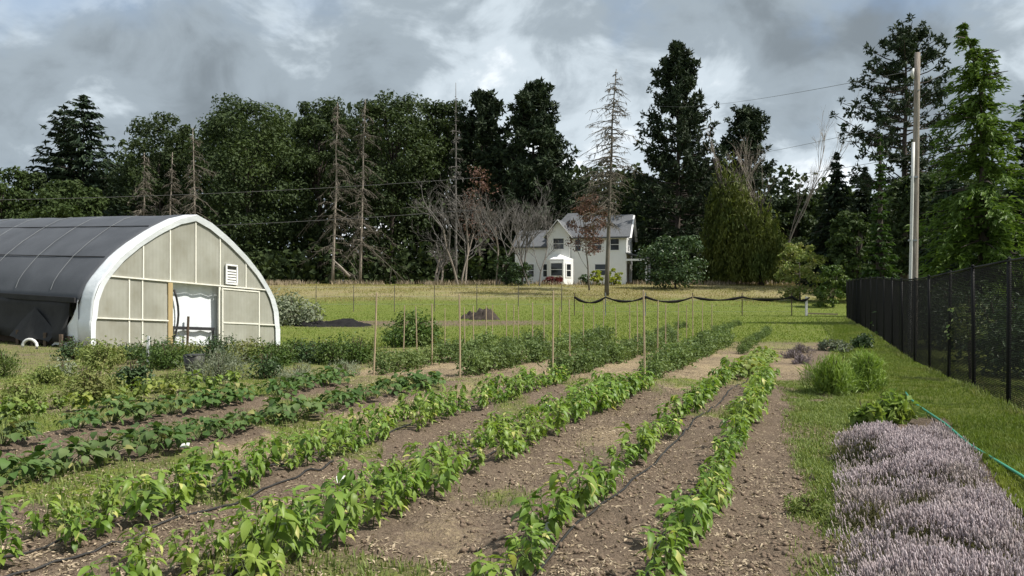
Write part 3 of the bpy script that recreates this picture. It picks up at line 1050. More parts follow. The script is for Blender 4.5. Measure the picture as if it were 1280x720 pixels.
shrub('leafy_plant', 'dark leafy plant at the far end of the lavender', 1116, 530, 484, 62, 'pale_crop', 420, .13, 519, Y=9.7, clump=11)
shrub('leafy_plant', 'light green leafy plant at the far left corner of the lavender', 1084, 530, 486, 42, 'pale_crop', 260, .12, 520, Y=9.4, clump=7)
shrub('weed_patch', 'small silver-green weed rosette on the path beside the lavender', 1006, 640, 617, 70, 'weed', 500, .035, 521, clump=14)
shrub('dark_plant', 'dark purple-green plant at the foot of the black fence', 1078, 432, 412, 36, 'dark_shrub', 500, .12, 522, Y=24, clump=8)
shrub('grey_plant', 'dusty grey-green low plant before the far end of the fence', 1040, 436, 416, 60, 'grey_shrub', 700, .10, 523, Y=23, clump=10)
for u_, Y_, w_, lab in ((992, 20.5, 26, 'nearest small purple-grey lavender mound beside the dirt strip'), (1003, 22.2, 30, 'middle small purple-grey lavender mound beside the dirt strip'), (1000, 18.9, 24, 'small purple-grey lavender mound beside the tall green tuft')):
    shrub('lavender_mound', lab, u_, 361 + EYE * F / Y_, 361 + EYE * F / Y_ - 14, w_ * 1.5, 'mauve', 1100, .07, int(u_), Y=Y_, spiky=1, aspect=.2, clump=9)


for u_, v_, vt_, w_, sd_, lab in ((1038, 489, 428, 66, 531, 'loose tall bright green feathery clump beside the path, left of the pair'), (1080, 485, 425, 60, 532, 'loose tall bright green feathery clump beside the lawn, right of the pair')):
    shrub('feathery_clump', lab, u_, v_, vt_, w_, 'tuft', 2600, .17, sd_, cat='plant clump', clump=16, spiky=1, aspect=.075)


# ------------------------------------------------------------------ flowering lavender bed
def lavender():
    r = np.random.default_rng(71)
    n = 42000
    y = 3.6 + 4.75 * r.random(n)
    x0 = .02 + 1.26 * r.random(n)
    x = x0 + SL * y
    edge = np.minimum.reduce([x0 - 0.02, 1.28 - x0, (8.35 - y) * 1.0])
    dome = smooth(-.02, .38, edge + (vnoise(x * 2.4, y * 2.4, 20) - .5) * .34)
    mound = .40 + .60 * smooth(.28, .62, vnoise(x * 2.6 + 3, y * 2.6, 21) * .6 + vnoise(x * 6, y * 6, 22) * .4)
    ok = (r.random(n) < .12 + .88 * dome * (mound - .4) / .6)
    x, y, dome, mound, edge = x[ok], y[ok], dome[ok], mound[ok], edge[ok]
    m = len(x)
    H = (.085 + .19 * dome) * mound * r.uniform(.85, 1.12, m) + .03
    base = np.stack([x, y, gz(x, y)], 1)
    ln = r.normal(0, .035, (m, 3))
    ln[:, 2] = 0
    ln[:, 0] -= .05 * (1 - dome)
    tip = base + np.array([0, 0, 1.0]) * H[:, None] + ln
    dirn = unit(np.array([0, 0, 1.0]) + ln * 3 + r.normal(0, .12, (m, 3)))
    # flower heads: three-sided spindles in stacked whorls
    hl = r.uniform(.022, .055, m)
    hw = r.uniform(.004, .0075, m)
    s1 = unit(np.cross(dirn, r.normal(size=(m, 3))))
    s2 = np.cross(dirn, s1)
    rings = []
    prof = [(0, .25), (.2, 1.0), (.42, .55), (.6, .95), (1.0, .15)]
    for t, w in prof:
        for q in range(3):
            a = q * 2 * PI / 3
            rings.append(tip + dirn * (hl * (t - .3))[:, None] + (s1 * math.cos(a) + s2 * math.sin(a)) * (hw * w)[:, None])
    V = np.stack(rings, 1)
    f = []
    for i in range(len(prof) - 1):
        for q in range(3):
            a, b = i * 3 + q, i * 3 + (q + 1) % 3
            f.append((a, b, b + 3, a + 3))
    f = np.array(f)
    k = V.shape[1]
    Ff = (np.arange(m)[:, None, None] * k + f[None]).reshape(-1, 4)
    t = thing('lavender_bed', 'long bed of pale mauve flowering lavender at lower right', 'lavender', (0, 0, 0))
    t['kind'] = 'stuff'
    tag(link('flower_spikes', mesh_np('flower_spikes', V.reshape(-1, 3), Ff, M['flower'], True), t), kind='stuff')
    # stems and leaves
    mid = base + (tip - base) * .5 + ln * .1
    c = (base + tip) * .5
    V1, F1 = cards(c, r.normal(size=(m, 3)), H * 1.0, np.full(m, .006), tip - base, r)
    n2 = 16000
    k2 = r.integers(0, m, n2)
    c2 = base[k2] + (tip - base)[k2] * r.uniform(.1, .78, n2)[:, None] + r.normal(0, .02, (n2, 3))
    V2, F2 = cards(c2, r.normal(size=(n2, 3)), r.uniform(.03, .06, n2), r.uniform(.006, .011, n2), r.normal(size=(n2, 3)) * .5 + np.array([0, 0, 1.0]), r)
    V3, F3 = join([(V1, F1), (V2, F2)])
    tag(link('foliage', mesh_np('lavender_foliage', V3, F3, M['lav_green']), t), kind='stuff')


lavender()


# ------------------------------------------------------------------ trees
def sub(pts, t):
    pts = np.asarray(pts, float)
    s = np.linspace(0, 1, len(pts))
    return np.array([np.interp(t, s, pts[:, i]) for i in range(3)]).T


def trunk_pts(h, lean, r, n=7, wob=.02):
    t = np.linspace(0, 1, n)
    p = np.stack([lean[0] * t + r.normal(0, wob, n) * h * t * .5, lean[1] * t + r.normal(0, wob, n) * h * t * .5, t * h], 1)
    p[0] = (0, 0, -.4)
    return p


def broadleaf(h, w, r, n=9000, leaf=.34, clumps=90, crown0=.12, mname='oak', trunk_r=.35, depth=None, outline=.5):
    depth = depth or w
    b = MB()
    tp = trunk_pts(h * .75, (r.normal(0, .3), r.normal(0, .3)), r)
    b.tube(tp, np.linspace(trunk_r, trunk_r * .3, len(tp)), 7)
    cz0 = h * crown0
    ch = h - cz0
    cc, cr = [], []
    for i in range(clumps):
        t = r.random() ** .8
        prof = math.sin(PI * min(.97, .12 + .82 * t)) ** outline
        a = r.random() * 6.28
        q = (r.random() ** .45) * prof * r.uniform(.75, 1.0)
        rad = r.uniform(.09, .17) * w * (1.1 - .3 * t)
        p = np.array([math.cos(a) * q * (w / 2 - rad * .4), math.sin(a) * q * (depth / 2 - rad * .4), cz0 + t * (ch - rad) + rad * .2])
        cc.append(p)
        cr.append(rad)
        if i % 5 == 0:
            s = sub(tp, [min(.95, .2 + .6 * t)])[0]
            b.tube([s, (s + p) / 2 + np.array([0, 0, -.2]), p], [trunk_r * .28, trunk_r * .18, .04], 4, False)
    cc = np.array(cc)
    cr = np.array(cr)
    k = r.integers(0, clumps, n)
    dn = unit(r.normal(size=(n, 3)) + np.array([0, 0, .15]))
    p = cc[k] + dn * (cr[k] * r.random(n) ** .35)[:, None] * np.array([1, 1, .72])
    nn = dn * .9 + r.normal(size=(n, 3)) * .5 + np.array([0, 0, .3])
    V, Fq = cards(p, nn, leaf * r.uniform(.6, 1.4, n), leaf * r.uniform(.4, .8, n), None, r)
    return b, V, Fq


def pine(h, w, r, crown0=.25, tufts=330, trunk_r=.38, shape=1.0, tuft_r=.62, per=26, pw=.75):
    b = MB()
    tp = trunk_pts(h * .985, (r.normal(0, .3), 0), r, 8, .006)
    b.tube(tp, np.linspace(trunk_r, .05, len(tp)), 7)
    cc = []
    nb = int(tufts / 4)
    for i in range(nb):
        t = crown0 + (1 - crown0) * (i + r.random()) / nb
        s = sub(tp, [t])[0]
        tt = (t - crown0) / (1 - crown0)
        prof = min(1, (1 - tt) ** pw * 1.15 + .06) * min(1, .55 + tt * 2.2) if shape else 1
        ln = w / 2 * prof * r.uniform(.55, 1.12)
        a = r.random() * 6.28
        rise = r.uniform(-.12, .35) + .35 * tt
        e = s + np.array([math.cos(a) * ln, math.sin(a) * ln, ln * rise])
        m = (s + e) / 2 + np.array([0, 0, -.06 * ln])
        b.tube([s, m, e], [.04 + .06 * (1 - tt), .05, .025], 4, False)
        for q in (1.0, .82, .62, .4):
            if q == .4 and r.random() < .5:
                continue
            c = sub([s, m, e], [q])[0] + r.normal(0, .22, 3)
            cc.append(c)
    cc.append(np.array([tp[-1][0], tp[-1][1], h - .3]))
    cc = np.array(cc)
    n = len(cc) * per
    k = np.repeat(np.arange(len(cc)), per)
    dn = unit(r.normal(size=(n, 3)) + np.array([0, 0, .2]))
    sz = np.repeat(r.uniform(.7, 1.25, len(cc)), per) * tuft_r
    p = cc[k] + dn * (sz * r.uniform(.25, .75, n))[:, None]
    V, Fq = cards(p, r.normal(size=(n, 3)) + dn * .3, sz * r.uniform(.55, .95, n), sz * r.uniform(.22, .36, n), dn + r.normal(0, .35, (n, 3)), r)
    return b, V, Fq


def fir(h, w, r, crown0=.04, levels=44, per=7, trunk_r=.3, droop=.3, leaf=.5, gap=.0, curl=0.0, cardn=11, tipbend=0.0, wide=.30, pw=.85, lmin=.6, lmax=1.15, hang=0.0):
    b = MB()
    tp = trunk_pts(h * .99, (0, 0), r, 9, .004)
    if tipbend:
        k = np.linspace(0, 1, 9) ** 7
        tp[:, 0] += tipbend * k
    b.tube(tp, np.linspace(trunk_r, .03, len(tp)), 7)
    C, NN, AL, LN = [], [], [], []
    for i in range(levels):
        t = crown0 + (1 - crown0) * (i + r.random() * .8) / levels
        tt = (t - crown0) / (1 - crown0)
        prof = (1 - tt) ** pw * (.8 + .2 * min(1, tt * 5)) * (.75 + .5 * vnoise(t * 16, trunk_r * 30 + h, 34)) + .015
        s = sub(tp, [t])[0]
        for j in range(per):
            if r.random() < gap:
                continue
            a = r.random() * 6.28
            ln = w / 2 * prof * r.uniform(lmin, lmax)
            dx = np.array([math.cos(a), math.sin(a), 0])
            sd = np.array([-math.sin(a), math.cos(a), 0])
            rise = .15 * (1 - droop) - droop * r.uniform(.5, 1.3) * (1.1 - tt)
            if ln > .8 and j % 2 == 0:
                b.tube([s, s + dx * ln * .5 + np.array([0, 0, rise * ln * .4]), s + dx * ln * .95 + np.array([0, 0, rise * ln])], [.05, .035, .015], 3, False)
            nq = max(3, int(cardn * (.35 + prof)))
            q = r.random(nq) ** .75
            side = r.uniform(-1, 1, nq) * wide * ln * (1 - q * .75)
            z = rise * ln * q + curl * ln * q * q - .10 * r.random(nq) * ln * .5 - hang * r.random(nq) ** 2 * (.3 + q)
            c = s + dx * (q * ln)[:, None] + sd * side[:, None] + np.array([0, 0, 1.0]) * z[:, None]
            C.append(c)
            NN.append(np.array([0, 0, 1.0]) + r.normal(0, .45, (nq, 3)) + dx * .3)
            AL.append(dx + sd * np.sign(side)[:, None] * .5 + np.array([0, 0, -.35 - droop]) + r.normal(0, .3, (nq, 3)))
            LN.append(np.full(nq, leaf) * (.6 + .5 * (1 - tt)) * r.uniform(.6, 1.4, nq))
    C, NN, AL, LN = map(np.concatenate, (C, NN, AL, LN))
    V, Fq = cards(C, NN, LN * 1.25, LN * .42, AL, r)
    return b, V, Fq


def dead_conifer(h, w, r, crown0=.2, n=150, trunk_r=.22, droop=.35, twig=5, thick=1.0, fuzz=7):
    b = MB()
    tp = trunk_pts(h, (r.normal(0, .45), r.normal(0, .2)), r, 9, .007)
    b.tube(tp, np.linspace(trunk_r, .03, len(tp)), 6)
    br = MB()
    a0 = r.random() * 6.28
    C, AL, LN = [], [], []
    t = crown0
    while t < .99:
        t += (1 - crown0) / n * 4 * r.uniform(.3, 1.9)
        if t > .995:
            break
        tt = (t - crown0) / (1 - crown0)
        s = sub(tp, [t])[0]
        wl = r.uniform(.45, 1.15)
        for q_ in range(r.integers(2, 7)):
            a = r.random() * 6.28
            ln = w / 2 * ((1 - tt) ** .7 + .05) * r.uniform(.3, 1.1) * wl * (.55 + .6 * abs(math.cos((a - a0) / 2)))
            broken = r.random() < .22
            if broken:
                ln *= .35
            dx = np.array([math.cos(a), math.sin(a), 0])
            sd0 = np.array([-math.sin(a), math.cos(a), 0])
            e = s + dx * ln + sd0 * ln * r.normal(0, .2) + np.array([0, 0, -droop * ln * r.uniform(.1, 1.6)])
            m = (s + e) / 2 + np.array([0, 0, ln * r.uniform(-.02, .2)]) + sd0 * ln * r.normal(0, .1)
            br.tube([s, m, e], np.array([.045, .032, .012]) * thick, 3, False)
            if broken:
                continue
            for k in range(twig):
                q = r.uniform(.2, .98)
                c = sub([s, m, e], [q])[0]
                l2 = ln * .3 * r.uniform(.3, 1.3)
                sd = sd0 * r.choice((-1, 1))
                e2 = c + dx * l2 * r.uniform(.1, .9) + sd * l2 * .7 + np.array([0, 0, -l2 * r.uniform(0, 1.2)])
                br.tube([c, e2], np.array([.02, .009]) * thick, 3, False)
            if fuzz and ln > .5:
                q = r.uniform(.3, 1, fuzz)
                C.append(sub([s, m, e], q) + r.normal(0, .12, (fuzz, 3)) + np.array([0, 0, -.15]))
                AL.append(np.array([0, 0, -1.0]) + dx * .5 + r.normal(0, .5, (fuzz, 3)))
                LN.append(r.uniform(.25, .8, fuzz))
    if C:
        C, AL, LN = map(np.concatenate, (C, AL, LN))
        V, Fq = cards(C, r.normal(size=C.shape), LN, LN * .13, AL, r)
        br.add(V, Fq)
    return b, br


def bare_tree(h, w, r, stems=4, thick=1.0, levels=4):
    b = MB()
    br = MB()

    def grow(p, dv, ln, rad, lev):
        pts = [p]
        q = p.copy()
        dd = dv.copy()
        for i in range(3):
            dd = unit(dd + r.normal(0, .14, 3) + np.array([0, 0, .05]))
            q = q + dd * ln / 3
            pts.append(q.copy())
        (b if lev == 0 else br).tube(pts, np.linspace(rad, rad * .55, 4), 5 if lev < 2 else 3, False)
        if lev >= levels:
            return
        nk = (5, 4, 4, 3)[min(lev, 3)]
        for k in range(nk):
            t = r.uniform(.35, 1.0)
            c = sub(pts, [t])[0]
            sp = r.normal(0, 1, 3)
            sp = sp - (sp @ dd) * dd
            nd = unit(dd * .9 + unit(sp) * r.uniform(.45, 1.0) * w / h * 1.6 + np.array([0, 0, .08]))
            grow(c, nd, ln * r.uniform(.42, .68), max(.010, rad * r.uniform(.42, .6)), lev + 1)
    for s in range(stems):
        a = r.random() * 6.28
        grow(np.array([math.cos(a) * .5, math.sin(a) * .5, -.2]) * (stems > 1), unit(np.array([math.cos(a) * .25, math.sin(a) * .2, 1.0])), h * r.uniform(.42, .62), .13 * thick, 0)
    return b, br


def willow(h, w, r, n=9000, leaf=.5, crown0=.08):
    b, V, Fq = broadleaf(h, w, r, 100, .3, 60, .3, 'willow', .3)
    top = []
    strands = 480
    parts = []
    lobes = [(r.uniform(-.3, .3) * w, r.uniform(-.3, .3) * w, r.uniform(.55, .9), r.uniform(.3, .5)) for _ in range(8)] + [(0, 0, 1.0, .42), (-.1 * w, 0, .93, .4)]
    for i in range(strands):
        a = r.random() * 6.28
        q = r.random() ** .5
        lx, ly, lh, lw = lobes[r.integers(len(lobes))]
        z = h * lh * (1 - .45 * q ** 2) * r.uniform(.8, 1.0)
        x, y = lx + math.cos(a) * q * w * lw * .6, ly + math.sin(a) * q * w * lw * .6
        ln = min(z - .4, h * r.uniform(.22, .55))
        k = n // strands
        t = r.random(k)
        c = np.stack([x + r.normal(0, .18, k) + math.cos(a) * .3 * np.sin(t * 2), y + r.normal(0, .18, k) + math.sin(a) * .3 * np.sin(t * 2), z - t * ln], 1)
        nn = r.normal(size=(k, 3)) + np.array([math.cos(a), math.sin(a), .2]) * .7
        al = np.array([0, 0, -1.0]) + r.normal(0, .22, (k, 3))
        parts.append(cards(c, nn, leaf * r.uniform(.6, 1.4, k), leaf * .3 * r.uniform(.6, 1.3, k), al, r))
    V, Fq = join(parts)
    return b, V, Fq


TREE_SEED = [1000]


def tree(kind, name, label, u, vtop, wpx, Y, leafm, bark='bark', group=None, vbase=None, **k):
    TREE_SEED[0] += 1
    r = np.random.default_rng(TREE_SEED[0])
    x = wx(u, Y)
    g = gzf(x, Y)
    h = wz(vtop, Y) - g
    w = wpx / F * Y
    t = thing(name, label, 'tree' if name != 'shrub' else 'shrub', (x, Y, g), 0, group)
    if kind in ('dead', 'bare'):
        b, br = (dead_conifer if kind == 'dead' else bare_tree)(h, w, r, **k)
        b.build('trunk', M[bark], t, True)
        tag(br.build('branches', M[leafm], t, True), kind='stuff')
        return t
    fn = dict(broad=broadleaf, pine=pine, fir=fir, willow=willow)[kind]
    b, V, Fq = fn(h, w, r, **k)
    b.build('trunk', M[bark], t, True)
    tag(link('crown', mesh_np(name + '_crown', V, Fq, M[leafm]), t), kind='stuff')
    return t


TG = 'trees along the far edge of the meadow'
# left end
tree('fir', 'fir_tree', 'dark pointed fir rising above the left end of the black greenhouse roof', 104, 116, 160, 108, 'fir', group=TG, levels=50, per=9, leaf=1.1, droop=.22, gap=.2, cardn=18, pw=.62)
tree('fir', 'fir_tree', 'shorter dark fir with a second tip left of the tallest left fir', 80, 130, 150, 111, 'fir', group=TG, levels=46, per=9, leaf=1.1, droop=.22, gap=.2, cardn=18, pw=.62)
tree('broad', 'leafy_tree', 'mid-green leafy tree at the left picture edge', 2, 205, 90, 100, 'oak_light', group=TG, n=6000, leaf=.5)
tree('broad', 'leafy_tree', 'rounded mid-green tree low behind the black greenhouse roof', 85, 222, 120, 96, 'oak_light', group=TG, n=9000, leaf=.5)
tree('broad', 'leafy_tree', 'small dark leafy tree between the left edge and the firs', 40, 212, 60, 104, 'oak', group=TG, n=5000, leaf=.5)
tree('broad', 'oak_tree', 'dark round oak just right of the fir tips', 200, 136, 128, 104, 'oak', group=TG, n=14500, leaf=.44, clumps=110)
tree('broad', 'oak_tree', 'broad dark domed oak above the greenhouse front', 312, 117, 176, 101, 'oak', group=TG, n=21750, leaf=.44, clumps=150)
tree('broad', 'oak_tree', 'dark oak between the big domed oak and the dead conifers', 400, 118, 116, 104, 'oak', group=TG, n=14500, leaf=.44, clumps=110)
tree('broad', 'oak_tree', 'tall dense dark oak right behind the twin dead conifers', 488, 114, 156, 100, 'oak', group=TG, n=20300, leaf=.44, clumps=140)
tree('broad', 'oak_tree', 'dark oak behind the tall bare spar', 552, 120, 108, 105, 'oak', group=TG, n=13050, leaf=.44, clumps=100)
tree('pine', 'pine_tree', 'dark pine with gaps of sky left of the house gable', 604, 118, 104, 103, 'pine', group=TG, tufts=560, tuft_r=1.0, crown0=.12, pw=.5)
tree('pine', 'pine_tree', 'tall thick dark pine directly above the white house', 668, 106, 112, 99, 'pine', group=TG, tufts=900, tuft_r=.95, crown0=.1, pw=.55)
tree('fir', 'fir_tree', 'dense dark fir touching the right side of the pine above the house', 690, 150, 70, 101, 'fir', group=TG, levels=44, per=9, leaf=.9, droop=.3, cardn=12)
tree('broad', 'leafy_tree', 'distant green tree behind the left roof of the house', 728, 222, 76, 128, 'oak_light', group=TG, n=6000, leaf=.6)
tree('broad', 'leafy_tree', 'distant green tree behind the right roof of the house', 778, 214, 70, 132, 'oak_light', group=TG, n=6000, leaf=.6)
tree('broad', 'oak_tree', 'shaded dark tree close behind the house', 640, 215, 110, 112, 'oak', group=TG, n=13050, leaf=.44)
# dead conifers
DG = 'dead bare conifers'
tree('dead', 'dead_conifer', 'leftmost brown dead conifer behind the greenhouse roof', 178, 192, 84, 90, 'dead_wood', 'pale_bark', DG, crown0=.1, n=150, thick=1.1, trunk_r=.16, twig=9, droop=.6)
tree('dead', 'dead_conifer', 'middle brown dead conifer behind the greenhouse roof', 210, 190, 84, 89, 'dead_wood', 'pale_bark', DG, crown0=.1, n=150, thick=1.1, trunk_r=.16, twig=9, droop=.6)
tree('dead', 'dead_conifer', 'pale dead conifer right behind the greenhouse peak', 245, 160, 110, 87, 'dead_wood', 'pale_bark', DG, crown0=.1, n=150, thick=1.15, trunk_r=.18, twig=9, droop=.6)
tree('dead', 'dead_conifer', 'left one of the twin tall dead conifers before the oaks', 416, 128, 120, 90, 'dead_wood', 'pale_bark', DG, crown0=.08, n=150, thick=1.15, trunk_r=.19, twig=10, droop=.65)
tree('dead', 'dead_conifer', 'right one of the twin tall dead conifers before the oaks', 450, 124, 110, 91, 'dead_wood', 'pale_bark', DG, crown0=.15, n=150, thick=1.15, trunk_r=.19, twig=10, droop=.65)
tree('dead', 'dead_conifer', 'thin tall grey spar rising above the oaks', 570, 104, 36, 93, 'grey_wood', 'grey_wood', DG, crown0=.3, n=110, thick=1.3, trunk_r=.2, droop=.1)
tree('dead', 'dead_conifer', 'tall bare dead conifer standing against the sky in front of the house', 758, 86, 136, 66, 'dead_wood', 'dead_wood', DG, crown0=.30, n=270, thick=1.0, trunk_r=.22, droop=.25, twig=7, fuzz=4)
# bare broadleaved trees
BG = 'bare leafless trees by the house'
tree('bare', 'bare_tree', 'pale leafless spreading tree left of the house', 578, 205, 92, 84, 'grey_wood', 'pale_bark', BG, stems=3, thick=.95, levels=4)
tree('bare', 'bare_tree', 'grey leafless tree close to the left wall of the house', 618, 226, 70, 82, 'grey_wood', 'pale_bark', BG, stems=2, thick=.9, levels=4)
tree('bare', 'bare_tree', 'grey leafless tree in front of the left wing of the house', 648, 232, 60, 81, 'grey_wood', 'grey_wood', BG, stems=2, thick=.9, levels=4)
tree('bare', 'bare_tree', 'thin leafless tree in front of the gable of the house', 668, 246, 44, 79, 'grey_wood', 'grey_wood', BG, stems=2, thick=.7, levels=4)
tree('bare', 'bare_tree', 'low pale leafless brush at the meadow edge', 545, 282, 70, 84, 'grey_wood', 'pale_bark', BG, stems=3, thick=1.0, levels=3)
tree('bare', 'bare_tree', 'white-limbed leafless tree right of the golden weeping tree', 964, 150, 22, 84, 'pale_bark', 'pale_bark', BG, stems=3, thick=.8, levels=4)
tree('broad', 'rusty_tree', 'thin rusty red-leaved tree in front of the house roof', 737, 240, 66, 72, 'rust', 'dead_wood', None, n=2800, leaf=.22, clumps=60, crown0=.36, trunk_r=.09)
tree('broad', 'rusty_tree', 'sparse reddish-brown leaved tree behind the bare trees', 600, 205, 80, 95, 'rust', 'dead_wood', None, n=700, leaf=.35, clumps=40, crown0=.35, trunk_r=.15)
# right of the house
tree('pine', 'pine_tree', 'tall pointed ponderosa pine right of the white house', 847, 56, 142, 92, 'pine', group=TG, tufts=860, tuft_r=.82, crown0=.06)
tree('pine', 'pine_tree', 'smaller rounded dark pine right of the tall pointed pine', 930, 138, 96, 99, 'pine', group=TG, tufts=620, tuft_r=.85, crown0=.08, pw=.5)
tree('willow', 'weeping_tree', 'golden-green weeping tree right of the tall pine', 912, 178, 92, 84, 'willow', group=TG, n=11000, leaf=.6)
tree('willow', 'weeping_tree', 'olive weeping tree with trailing twigs behind the reddish shrub', 952, 232, 66, 80, 'willow', group=TG, n=7000, leaf=.55)
tree('broad', 'leafy_tree', 'dark leafy tree filling the gap left of the right firs', 995, 240, 80, 92, 'oak', group=TG, n=8000, leaf=.5)
tree('broad', 'oak_tree', 'dark shaded tree behind the golden weeping tree', 878, 200, 90, 104, 'oak', group=TG, n=13050, leaf=.44)
RG = 'trees behind the black fence'
tree('fir', 'fir_tree', 'dark fir left of the ivy column', 1046, 188, 92, 76, 'fir', group=RG, levels=44, per=8, leaf=.8, droop=.3, gap=.08, cardn=12)
tree('fir', 'fir_tree', 'dark fir behind the ivy column', 1082, 205, 84, 80, 'fir', group=RG, levels=40, per=8, leaf=.8, droop=.3, cardn=12)
tree('pine', 'pine_tree', 'tall open-crowned pine behind the utility pole', 1130, 40, 160, 72, 'pine', group=RG, tufts=640, tuft_r=.62, crown0=.25, shape=1, per=22, pw=.45)
tree('broad', 'leafy_tree', 'dark leafy tree under the open-crowned pine', 1150, 215, 120, 66, 'oak', group=RG, n=9000, leaf=.42)
tree('broad', 'leafy_tree', 'green leafy tree low between the fir and the ivy column', 1062, 262, 66, 60, 'oak_light', group=RG, n=5000, leaf=.36)
tree('fir', 'ivy_column', 'narrow ivy-covered trunk left of the utility pole', 1100, 165, 50, 46, 'ivy', group=RG, levels=40, per=9, leaf=.34, droop=.25, cardn=12, crown0=.0)
tree('fir', 'fir_tree', 'dark fir between the pole and the bright cedar', 1186, 190, 100, 60, 'fir', group=RG, levels=40, per=8, leaf=.7, droop=.35, cardn=12)
tree('fir', 'fir_tree', 'dark fir at the right picture edge behind the cedar', 1284, 112, 110, 58, 'fir', group=RG, levels=44, per=9, leaf=.7, droop=.3, cardn=12)
tree('fir', 'cedar_tree', 'bright green cedar with drooping boughs and nodding tip beside the pole', 1230, 24, 210, 36, 'cedar', group=RG, pw=.7, levels=40, per=6, leaf=.34, droop=.34, gap=.15, curl=-.22, cardn=100, tipbend=-.95, wide=.2, lmin=.35, lmax=1.35, hang=.55)
tree('broad', 'shrub', 'reddish-green shrub below the weeping tree', 1000, 298, 70, 62, 'herb', 'dead_wood', None, n=2200, leaf=.28, clumps=50, crown0=.0, trunk_r=.08, outline=.2)
tree('broad', 'shrub', 'yellow-green shrub at the far end of the black fence', 1040, 330, 52, 56, 'shrub', 'bark', None, n=1800, leaf=.26, clumps=40, crown0=.0, trunk_r=.07, outline=.2)
tree('broad', 'shrub', 'large rounded grey-green shrub right of the house porch', 844, 293, 92, 74, 'dark_shrub', 'bark', None, n=4500, leaf=.32, clumps=80, crown0=.0, trunk_r=.1, outline=.3)
tree('broad', 'shrub', 'round lime-yellow shrub right of the house front window', 767, 335, 26, 80, 'yellow_shrub', 'bark', None, n=700, leaf=.24, clumps=24, crown0=0, trunk_r=.06)
tree('broad', 'shrub', 'round lime-yellow shrub under the house front window', 746, 337, 22, 80.5, 'yellow_shrub', 'bark', None, n=600, leaf=.24, clumps=24, crown0=0, trunk_r=.06)
tree('broad', 'shrub', 'dark green shrub in front of the left wing of the house', 652, 326, 40, 80, 'dark_shrub', 'bark', None, n=1300, leaf=.26, clumps=36, crown0=0, trunk_r=.07, outline=.3)
tree('broad', 'shrub', 'dark green shrub at the left corner of the house', 632, 318, 36, 81, 'dark_shrub', 'bark', None, n=1200, leaf=.26, clumps=36, crown0=0, trunk_r=.07, outline=.3)
tree('broad', 'shrub', 'dark red shrub below the bay window', 693, 344, 32, 82, 'red_shrub', 'bark', None, n=600, leaf=.22, clumps=24, crown0=0, trunk_r=.06)
tree('broad', 'shrub', 'dark green shrub left of the lime-yellow shrubs', 731, 342, 20, 82, 'dark_shrub', 'bark', None, n=500, leaf=.24, clumps=20, crown0=0, trunk_r=.06)
# screen of shrubs right behind the black fence
HG = 'shrubs behind the black fence'
for i, (Y_, off, top, w_, mm, lab) in enumerate((
        (13.2, 2.2, 2.2, 2.6, 'dark_shrub', 'dark shrub behind the nearest fence panels'),
        (16.2, 2.0, 1.9, 2.6, 'dark_shrub', 'dark shrub behind the second fence stretch'),
        (19.5, 2.2, 2.0, 3.2, 'dark_shrub', 'dark shrub behind the fence beside the pole'),
        (23.5, 2.3, 2.1, 3.6, 'dark_shrub', 'dark shrub behind the fence beyond the pole'),
        (28.0, 2.4, 2.3, 4.2, 'dark_shrub', 'dark shrub behind the far part of the fence'),
        (33.0, 2.5, 2.6, 4.6, 'dark_shrub', 'dark shrub behind the farthest part of the fence'))):
    X_ = 7.18 + .352 * (Y_ - 11.4) + off
    t = thing('hedge_shrub', lab, 'shrub', (X_, Y_, gzf(X_, Y_)), 0, HG)
    tag(link('foliage', bush_mesh('hedge_foliage', mm, w_, top * .95, 2600, .15, 600 + i, 26), t), kind='stuff')
    link('stem', stem_mesh(top, w_, 8, 640 + i, rad=.03), t)
X_ = 7.18 + .352 * (15.3 - 11.4) + .35
t = thing('climbing_vine', 'pale-leaved climbing plant showing above the black fence', 'vine', (X_, 15.3, gzf(X_, 15.3)))
tag(link('foliage', bush_mesh('vine_foliage', 'pale_leaf', .8, 2.25, 260, .12, 660, 12, zmin=.8), t), kind='stuff')
link('stem', stem_mesh(2.2, .6, 5, 661), t)


def far_wood():
    r = np.random.default_rng(77)
    parts = []
    us = np.array([-80, 0, 60, 140, 260, 420, 600, 700, 760, 820, 900, 960, 1010, 1060, 1200, 1380])
    vs = np.array([262, 262, 255, 215, 172, 160, 170, 225, 240, 235, 225, 240, 250, 240, 240, 240])
    n = 80000
    Y = r.uniform(118, 138, n)
    u = r.uniform(-80, 1380, n)
    x = wx(u, Y)
    top = wz(np.interp(u, us, vs), 130) + (vnoise(x * .22, Y * .22, 30) - .5) * 7
    g = gz(x, Y)
    z = g + (top - g) * r.random(n) ** .8
    c = np.stack([x, Y, z], 1)
    dn = r.normal(size=(n, 3)) + np.array([0, -.4, .4])
    V, Fq = cards(c, dn, r.uniform(.6, 1.4, n), r.uniform(.5, 1.0, n), None, r)
    tag(link('far_wood', mesh_np('far_wood', V, Fq, M['oak'])), 'dark distant woodland filling the gaps behind the trees', 'woodland', kind='stuff')


far_wood()


def undergrowth():
    r = np.random.default_rng(78)
    n = 26000
    Y = r.uniform(93, 116, n)
    u = r.uniform(-60, 1340, n)
    x = wx(u, Y)
    g = gz(x, Y)
    top = 2.0 + 5.0 * vnoise(x * .25, Y * .25, 31)
    z = g + top * r.random(n) ** 1.1
    V, Fq = cards(np.stack([x, Y, z], 1), r.normal(size=(n, 3)) + np.array([0, -.3, .5]), r.uniform(.5, 1.2, n), r.uniform(.4, .8, n), None, r)
    tag(link('undergrowth', mesh_np('undergrowth', V, Fq, M['oak'])), 'shaded dark undergrowth at the foot of the tree line', 'undergrowth', kind='stuff')


undergrowth()


